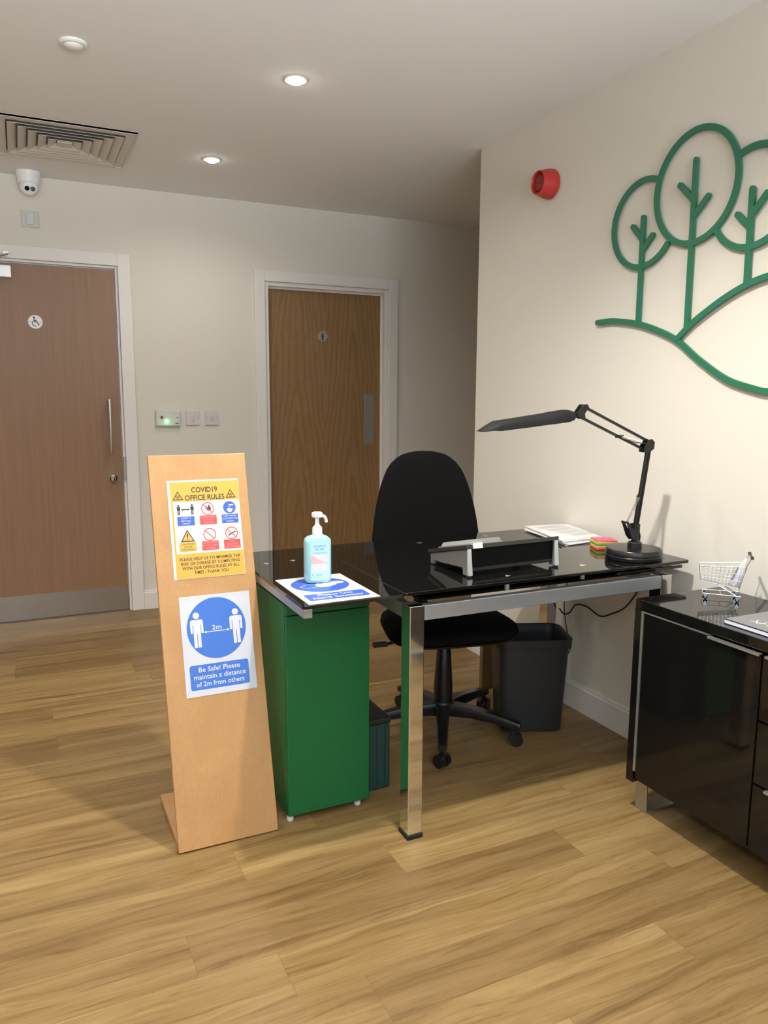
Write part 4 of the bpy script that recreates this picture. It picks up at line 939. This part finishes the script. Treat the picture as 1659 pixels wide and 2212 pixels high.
# backrest stands behind the seat, leaning a little
MB_ = Matrix.Translation((0.0, 0.285, 0.815)) @ Matrix.Rotation(R(-5), 4, 'X') @ Matrix.Rotation(R(90), 4, 'X')
obj('backrest', pillow(NB(), back_outline, 0.020, 0.040, bend=0.55, M=MB_), BFABRIC, ch, world=False, smooth=True)
MB2 = Matrix.Translation((0.0, 0.305, 0.815)) @ Matrix.Rotation(R(-5), 4, 'X') @ Matrix.Rotation(R(90), 4, 'X')
obj('back_shell', pillow(NB(), lambda th: (back_outline(th)[0]*0.96, back_outline(th)[1]*0.96), 0.022, 0.0, bend=0.55, M=MB2), BPLAST, ch, world=False, smooth=True)
def seat_outline(th):
    c, s = math.cos(th), math.sin(th); a, b = sgnpow(c, 0.62), sgnpow(s, 0.62)
    return (a*(0.250-0.022*b), b*0.235)
obj('seat', pillow(NB(), seat_outline, 0.022, 0.045, pw=3.2, M=Matrix.Translation((0, -0.010, 0.448))), BFABRIC, ch, world=False, smooth=True)
obj('seat_pan', pillow(NB(), lambda th: (seat_outline(th)[0]*0.97, seat_outline(th)[1]*0.97), 0.020, 0.0, pw=3.0, M=Matrix.Translation((0, -0.010, 0.432))), BPLAST, ch, world=False, smooth=True)
bm = NB(); box(bm, -0.065, 0.065, -0.08, 0.10, 0.380, 0.418); obj('tilt_mechanism', bm, BPLAST, ch, world=False, bevel=0.008)
bm = NB()
path = [(0, 0.05, 0.395), (0, 0.20, 0.392), (0, 0.285, 0.420), (0, 0.335, 0.500), (0, 0.345, 0.62), (0, 0.340, 0.74)]
P_ = smooth_path(path, 6)
loops = []
for i, q in enumerate(P_):
    d_ = (P_[min(i+1, len(P_)-1)]-P_[max(i-1, 0)]).normalized(); n_ = V((1, 0, 0)).cross(d_).normalized()
    loops.append([q+V((-0.03, 0, 0))-n_*0.006, q+V((0.03, 0, 0))-n_*0.006, q+V((0.03, 0, 0))+n_*0.006, q+V((-0.03, 0, 0))+n_*0.006])
loft(bm, loops); obj('back_bracket', bm, BPLAST, ch, world=False, bevel=0.003)
lathe_bm = lathe(NB(), [(0.037, 0.120), (0.037, 0.20), (0.034, 0.24), (0.027, 0.355), (0.024, 0.360), (0.020, 0.380)], (0, 0, 0), (0, 0, 1), 32)
obj('gas_column', lathe_bm, BPLASTS, ch, world=False, smooth=True)
obj('base_hub', lathe(NB(), [(0.036, 0.075), (0.044, 0.080), (0.046, 0.125), (0.040, 0.134), (0.035, 0.134)], (0, 0, 0), (0, 0, 1), 32), BPLAST, ch, world=False, smooth=True)
obj('height_lever', (lambda b: (tube(b, [(-0.06, -0.02, 0.402), (-0.20, -0.03, 0.398), (-0.245, -0.035, 0.392)], [0.005, 0.005, 0.006], 10), box(b, -0.295, -0.24, -0.048, -0.022, 0.386, 0.400), b)[2])(NB()), BPLAST, ch, world=False)
for k in range(5):
    a = R(-120+11+72*k); d = V((math.cos(a), math.sin(a), 0)); n_ = V((-d.y, d.x, 0)); loops = []
    for r_, z_, hw, hh in ((0.030, 0.104, 0.030, 0.024), (0.12, 0.104, 0.025, 0.020), (0.22, 0.094, 0.021, 0.016), (0.285, 0.082, 0.019, 0.013), (0.312, 0.078, 0.017, 0.011)):
        c = d*r_+V((0, 0, z_)); loops.append([c+n_*hw*0.75+V((0, 0, hh)), c+n_*hw+V((0, 0, hh*0.3)), c+n_*hw*0.85-V((0, 0, hh)), c-n_*hw*0.85-V((0, 0, hh)), c-n_*hw+V((0, 0, hh*0.3)), c-n_*hw*0.75+V((0, 0, hh))])
    bm = NB(); loft(bm, loops); leg = obj('base_leg', bm, BPLASTS, ch, world=False, smooth=True)
    ca = R((30, 75, 140, 200, 260)[k]); cd = V((math.cos(ca), math.sin(ca), 0)); c0 = d*0.296
    bm = NB(); tube(bm, [c0+V((0, 0, 0.040)), c0+V((0, 0, 0.069))], 0.007, 10)
    for s_ in (-1, 1): tube(bm, [c0+cd*0.006*s_+V((0, 0, 0.0262)), c0+cd*0.024*s_+V((0, 0, 0.0262))], [0.0255, 0.0240], 24)
    tube(bm, [c0-cd*0.006+V((0, 0, 0.040)), c0+cd*0.006+V((0, 0, 0.040))], 0.016, 16)
    obj('caster', bm, BPLASTS, leg, world=False, smooth=True)

# ================================================================== WASTE BIN AND BOX
bn = thing('waste_bin', 'black plastic waste bin with rounded corners on the floor behind the desk chair', 'bin', (1.806, 2.432, 0), R(-22))
def bl(w_, d_, r, z): return [(a*1.20, b*0.90, z) for a, b in rrect(w_, d_, r, 8)]
bm = NB()
loft(bm, [bl(0.185, 0.180, 0.026, 0.000), bl(0.205, 0.200, 0.030, 0.006), bl(0.212, 0.208, 0.032, 0.10), bl(0.232, 0.243, 0.038, 0.350), bl(0.247, 0.258, 0.042, 0.352), bl(0.252, 0.263, 0.044, 0.386), bl(0.246, 0.257, 0.041, 0.389), bl(0.240, 0.251, 0.039, 0.386), bl(0.226, 0.236, 0.036, 0.350), bl(0.182, 0.188, 0.028, 0.010)])
obj('bin_body', bm, BINP, bn, world=False, smooth=True)
bm = NB(); loft(bm, [bl(0.2475, 0.2585, 0.0425, 0.3495), bl(0.2495, 0.2605, 0.0430, 0.3560), bl(0.2300, 0.2400, 0.036, 0.3560)], cap=False)
obj('rim_edge', bm, BINP, bn, world=False, smooth=True)
tag(obj('wooden_board', box(NB(), 1.835, 2.074, 2.815, 2.840, 0.0, 0.235), CARD, bevel=0.002, loc=(1.95, 2.83, 0)), 'small brown wooden board standing on the floor behind the waste bin', 'board')

# ================================================================== SIDEBOARD
SX, SY, SZ0, SZ1 = 1.712, 1.765, 0.098, 0.700
sb = thing('sideboard', 'black gloss sideboard on silver loop feet standing along the right wall', 'sideboard', (1.9, 1.0, 0))
obj('carcass', box(NB(), SX+0.022, XR-0.022, 0.32, SY-0.002, SZ0, 0.670), BGLOSS, sb, bevel=0.003)
bm = NB(); prism(bm, rrect(XR-0.020-SX, SY-0.315, 0.006, 3, (SX+XR-0.020)/2, (0.315+SY)/2), (0, 0, 0.6705), (1, 0, 0), (0, 1, 0), (0, 0, 1), 0.0295)
obj('top_panel', bm, BGLOSS, sb, bevel=0.002)
ALT = mat('trim_aluminium', (0.55, 0.54, 0.52), 0.3, 0.8, noise=0.0)
def front_panel(name, y0, y1, z0, z1, hy0, hy1, label=None):
    f = obj(name, box(NB(), SX, SX+0.020, y0, y1, z0, z1), BGLOSS, sb, bevel=0.0015)
    bm = NB(); box(bm, SX-0.010, SX+0.004, hy0, hy1, z1+0.0005, z1+0.0020); box(bm, SX-0.010, SX-0.0085, hy0, hy1, z1-0.0035, z1+0.0005)
    obj('handle_strip', bm, ALT, f)
    return f
f1 = front_panel('door', 1.3065, 1.724, 0.118, 0.6605, 1.3065, 1.475)
obj('edge_trim', (lambda b: (box(b, SX-0.0015, SX+0.018, 1.7255, 1.7345, 0.140, 0.6660), box(b, SX-0.0015, SX+0.018, 1.476, 1.7250, 0.6625, 0.6660), b)[2])(NB()), ALT, sb)
obj('end_stile', box(NB(), SX+0.001, SX+0.0215, 1.7355, SY-0.0005, SZ0, 0.670), BGLOSS, sb)
for z0, z1 in ((0.118, 0.302), (0.308, 0.478), (0.484, 0.6605)): front_panel('drawer', 0.86, 1.3015, z0, z1, 1.03, 1.262 if z1 < 0.6 else 1.290)
front_panel('door', 0.36, 0.855, 0.118, 0.6605, 0.60, 0.855)
FOOTM = mat('satin_steel_foot', (0.52, 0.51, 0.49), 0.3, 0.9, noise=0.0)
for y in (1.700, 0.36):
    bm = NB(); T_ = 0.006
    box(bm, 1.742, 1.742+T_, y, y+0.048, 0.0, SZ0-0.0005); box(bm, 1.742+T_, 2.03, y, y+0.048, 0.0, T_); box(bm, 2.03, 2.03+T_, y, y+0.048, 0.0, SZ0-0.0005)
    obj('loop_foot', bm, FOOTM, sb, bevel=0.0015)

# ------------------------------------------------------------------ miniature shopping trolley
TZ = 0.7003
tv = thing('toy_shopping_trolley', 'miniature chrome wire shopping trolley holding a white packet on the black sideboard', 'toy trolley', (1.955, 1.655, TZ), math.atan2(0.71, -0.70))
def T(x, y, z): return V((x, y, z))
CH2 = mat('bright_chrome_wire', (0.86, 0.87, 0.88), 0.16, 1.0, noise=0.0)
def bk(t, z):   # basket side outline: t along the length 0 rear..1 nose; returns half width, x
    return None
rear_t, nose_t = (-0.068, 0.036, 0.112), (0.066, 0.027, 0.104)     # x, half width, z of the top rim
rear_b, nose_b = (-0.050, 0.026, 0.040), (0.060, 0.022, 0.056)
bm = NB()
def lerp(a, b, t): return tuple(a[i]+(b[i]-a[i])*t for i in range(3))
def corner(sgn, e, lv):
    q = lerp(rear_b, rear_t, lv) if e == 0 else lerp(nose_b, nose_t, lv); return V((q[0], sgn*q[1], q[2]))
for lv, r_ in ((0, 0.0011), (0.33, 0.0008), (0.66, 0.0008), (1.0, 0.0013)):
    tube(bm, [corner(1, 0, lv), corner(1, 1, lv), corner(-1, 1, lv), corner(-1, 0, lv)], r_, 6, closed=(lv in (0, 1.0)), cap=(lv not in (0, 1.0)))
for k in range(12):
    t = k/11
    for s_ in (1, -1): tube(bm, [corner(s_, 0, 0).lerp(corner(s_, 1, 0), t), corner(s_, 0, 1).lerp(corner(s_, 1, 1), t)], 0.00055, 5)
for k in range(1, 8):
    t = k/8
    for e in (0, 1): tube(bm, [corner(1, e, 0).lerp(corner(-1, e, 0), t), corner(1, e, 1).lerp(corner(-1, e, 1), t)], 0.00055, 5)
    tube(bm, [corner(1, 0, 0).lerp(corner(-1, 0, 0), t), corner(1, 1, 0).lerp(corner(-1, 1, 0), t)], 0.00055, 5)
obj('basket', bm, CH2, tv, world=False, smooth=True)
bm = NB()
for s_ in (1, -1):
    tube(bm, [V((0.052, s_*0.026, 0.018)), V((-0.056, s_*0.034, 0.018)), V((-0.050, s_*0.032, 0.040)), V((-0.066, s_*0.037, 0.114)), V((-0.078, s_*0.036, 0.140))], 0.0014, 8)
    tube(bm, [V((-0.044, s_*0.033, 0.018)), V((0.012, s_*0.020, 0.048))], 0.0018, 8)
tube(bm, [V((0.052, -0.026, 0.018)), V((0.052, 0.026, 0.018))], 0.0014, 8)
tube(bm, [V((0.0, -0.029, 0.018)), V((0.0, 0.029, 0.018))], 0.0012, 8)
obj('chassis', bm, CH2, tv, world=False, smooth=True)
bm = NB(); tube(bm, [V((-0.079, -0.041, 0.142)), V((-0.079, 0.041, 0.142))], 0.0036, 12)
for s_ in (1, -1): tube(bm, [V((-0.079, s_*0.034, 0.142)), V((-0.079, s_*0.042, 0.142))], 0.0052, 12)
obj('push_handle', bm, mat('dark_grey_grip', (0.05, 0.05, 0.045), 0.5, noise=0.0), tv, world=False, smooth=True)
for (x, y) in ((0.044, 0.025), (0.044, -0.025), (-0.046, 0.033), (-0.046, -0.033)):
    bm = NB()
    for s_ in (-1, 1): prism(bm, [(-0.0050, 0.017), (0.0060, 0.017), (0.0020, 0.0050), (-0.0020, 0.0050)], (x, y+s_*0.0042-0.0006, 0), (1, 0, 0), (0, 0, 1), (0, 1, 0), 0.0012)
    wk = obj('wheel_fork', bm, CH2, tv, world=False)
    bm = NB(); tube(bm, [V((x, y-0.0028, 0.0062)), V((x, y+0.0028, 0.0062))], 0.0060, 18); obj('wheel', bm, RUBBER, wk, world=False, smooth=True)
pk = thing('white_packet', 'small white packet leaning inside the miniature shopping trolley', 'packet', tuple(V((1.955, 1.655, TZ))+Matrix.Rotation(math.atan2(0.71, -0.70), 3, 'Z') @ V((-0.032, 0, 0.045))), math.atan2(0.71, -0.70))
Mp = Matrix.Rotation(R(-22), 4, 'Y')
bm = NB(); loft(bm, [[(0.0005, -0.018, 0.0), (0.0005, 0.018, 0.0), (-0.0005, 0.018, 0.0), (-0.0005, -0.018, 0.0)], [(0.006, -0.018, 0.010), (0.006, 0.018, 0.010), (-0.006, 0.018, 0.010), (-0.006, -0.018, 0.010)], [(0.007, -0.018, 0.060), (0.007, 0.018, 0.060), (-0.007, 0.018, 0.060), (-0.007, -0.018, 0.060)], [(0.0005, -0.019, 0.094), (0.0005, 0.019, 0.094), (-0.0005, 0.019, 0.094), (-0.0005, -0.019, 0.094)]]); bm.transform(Mp)
obj('packet_body', bm, mat('white_foil', (0.80, 0.82, 0.84), 0.3, 0.1, noise=0.02), pk, world=False, bevel=0.001)
bm = NB(); box(bm, 0.0072, 0.0078, -0.0185, 0.004, 0.012, 0.060, Mp); box(bm, -0.0064, 0.0064, -0.01860, -0.01805, 0.012, 0.050, Mp); obj('packet_print', bm, mat('slate_blue_print', (0.12, 0.14, 0.24), 0.4, noise=0.0), pk, world=False)

# ------------------------------------------------------------------ notebook on the sideboard
nb = thing('notebook', 'grey covered notebook with white pages lying on the black sideboard', 'notebook', (1.85, 1.30, TZ))
NC = mat('grey_cover', (0.20, 0.20, 0.205), 0.35, noise=0.02)
obj('page_block', box(NB(), 1.744, 1.960, 1.158, 1.4555, TZ+0.0018, TZ+0.0105), mat('page_white', (0.82, 0.83, 0.88), 0.6, noise=0.02), nb)
obj('back_cover', box(NB(), 1.743, 1.962, 1.156, 1.4565, TZ, TZ+0.0016), mat('navy_cover', (0.02, 0.022, 0.05), 0.4, noise=0.0), nb)
obj('front_cover', (lambda b: (box(b, 1.748, 1.962, 1.156, 1.4565, TZ+0.0107, TZ+0.0135), b)[1])(NB()), NC, nb, bevel=0.0008)
obj('cover_edge', box(NB(), 1.7445, 1.7478, 1.156, 1.4560, TZ+0.0107, TZ+0.0132), MATS['navy_cover'], nb)
p = Print((1.786, 1.410, TZ+0.0136), (0, -1, 0), (-1, 0, 0), (0, 0, 1), ['white', 'lightsky'])
p.line([(0.004, -0.030), (0.018, -0.006), (0.030, 0.003), (0.034, -0.030)], 0.004, 'white', 1); p.line([(0.000, -0.006), (0.044, -0.014)], 0.004, 'white', 2)
p.line([(0.052, -0.034), (0.052, -0.004), (0.070, -0.004), (0.070, -0.034)], 0.004, 'white', 1)
p.build('cover_lettering', nb)
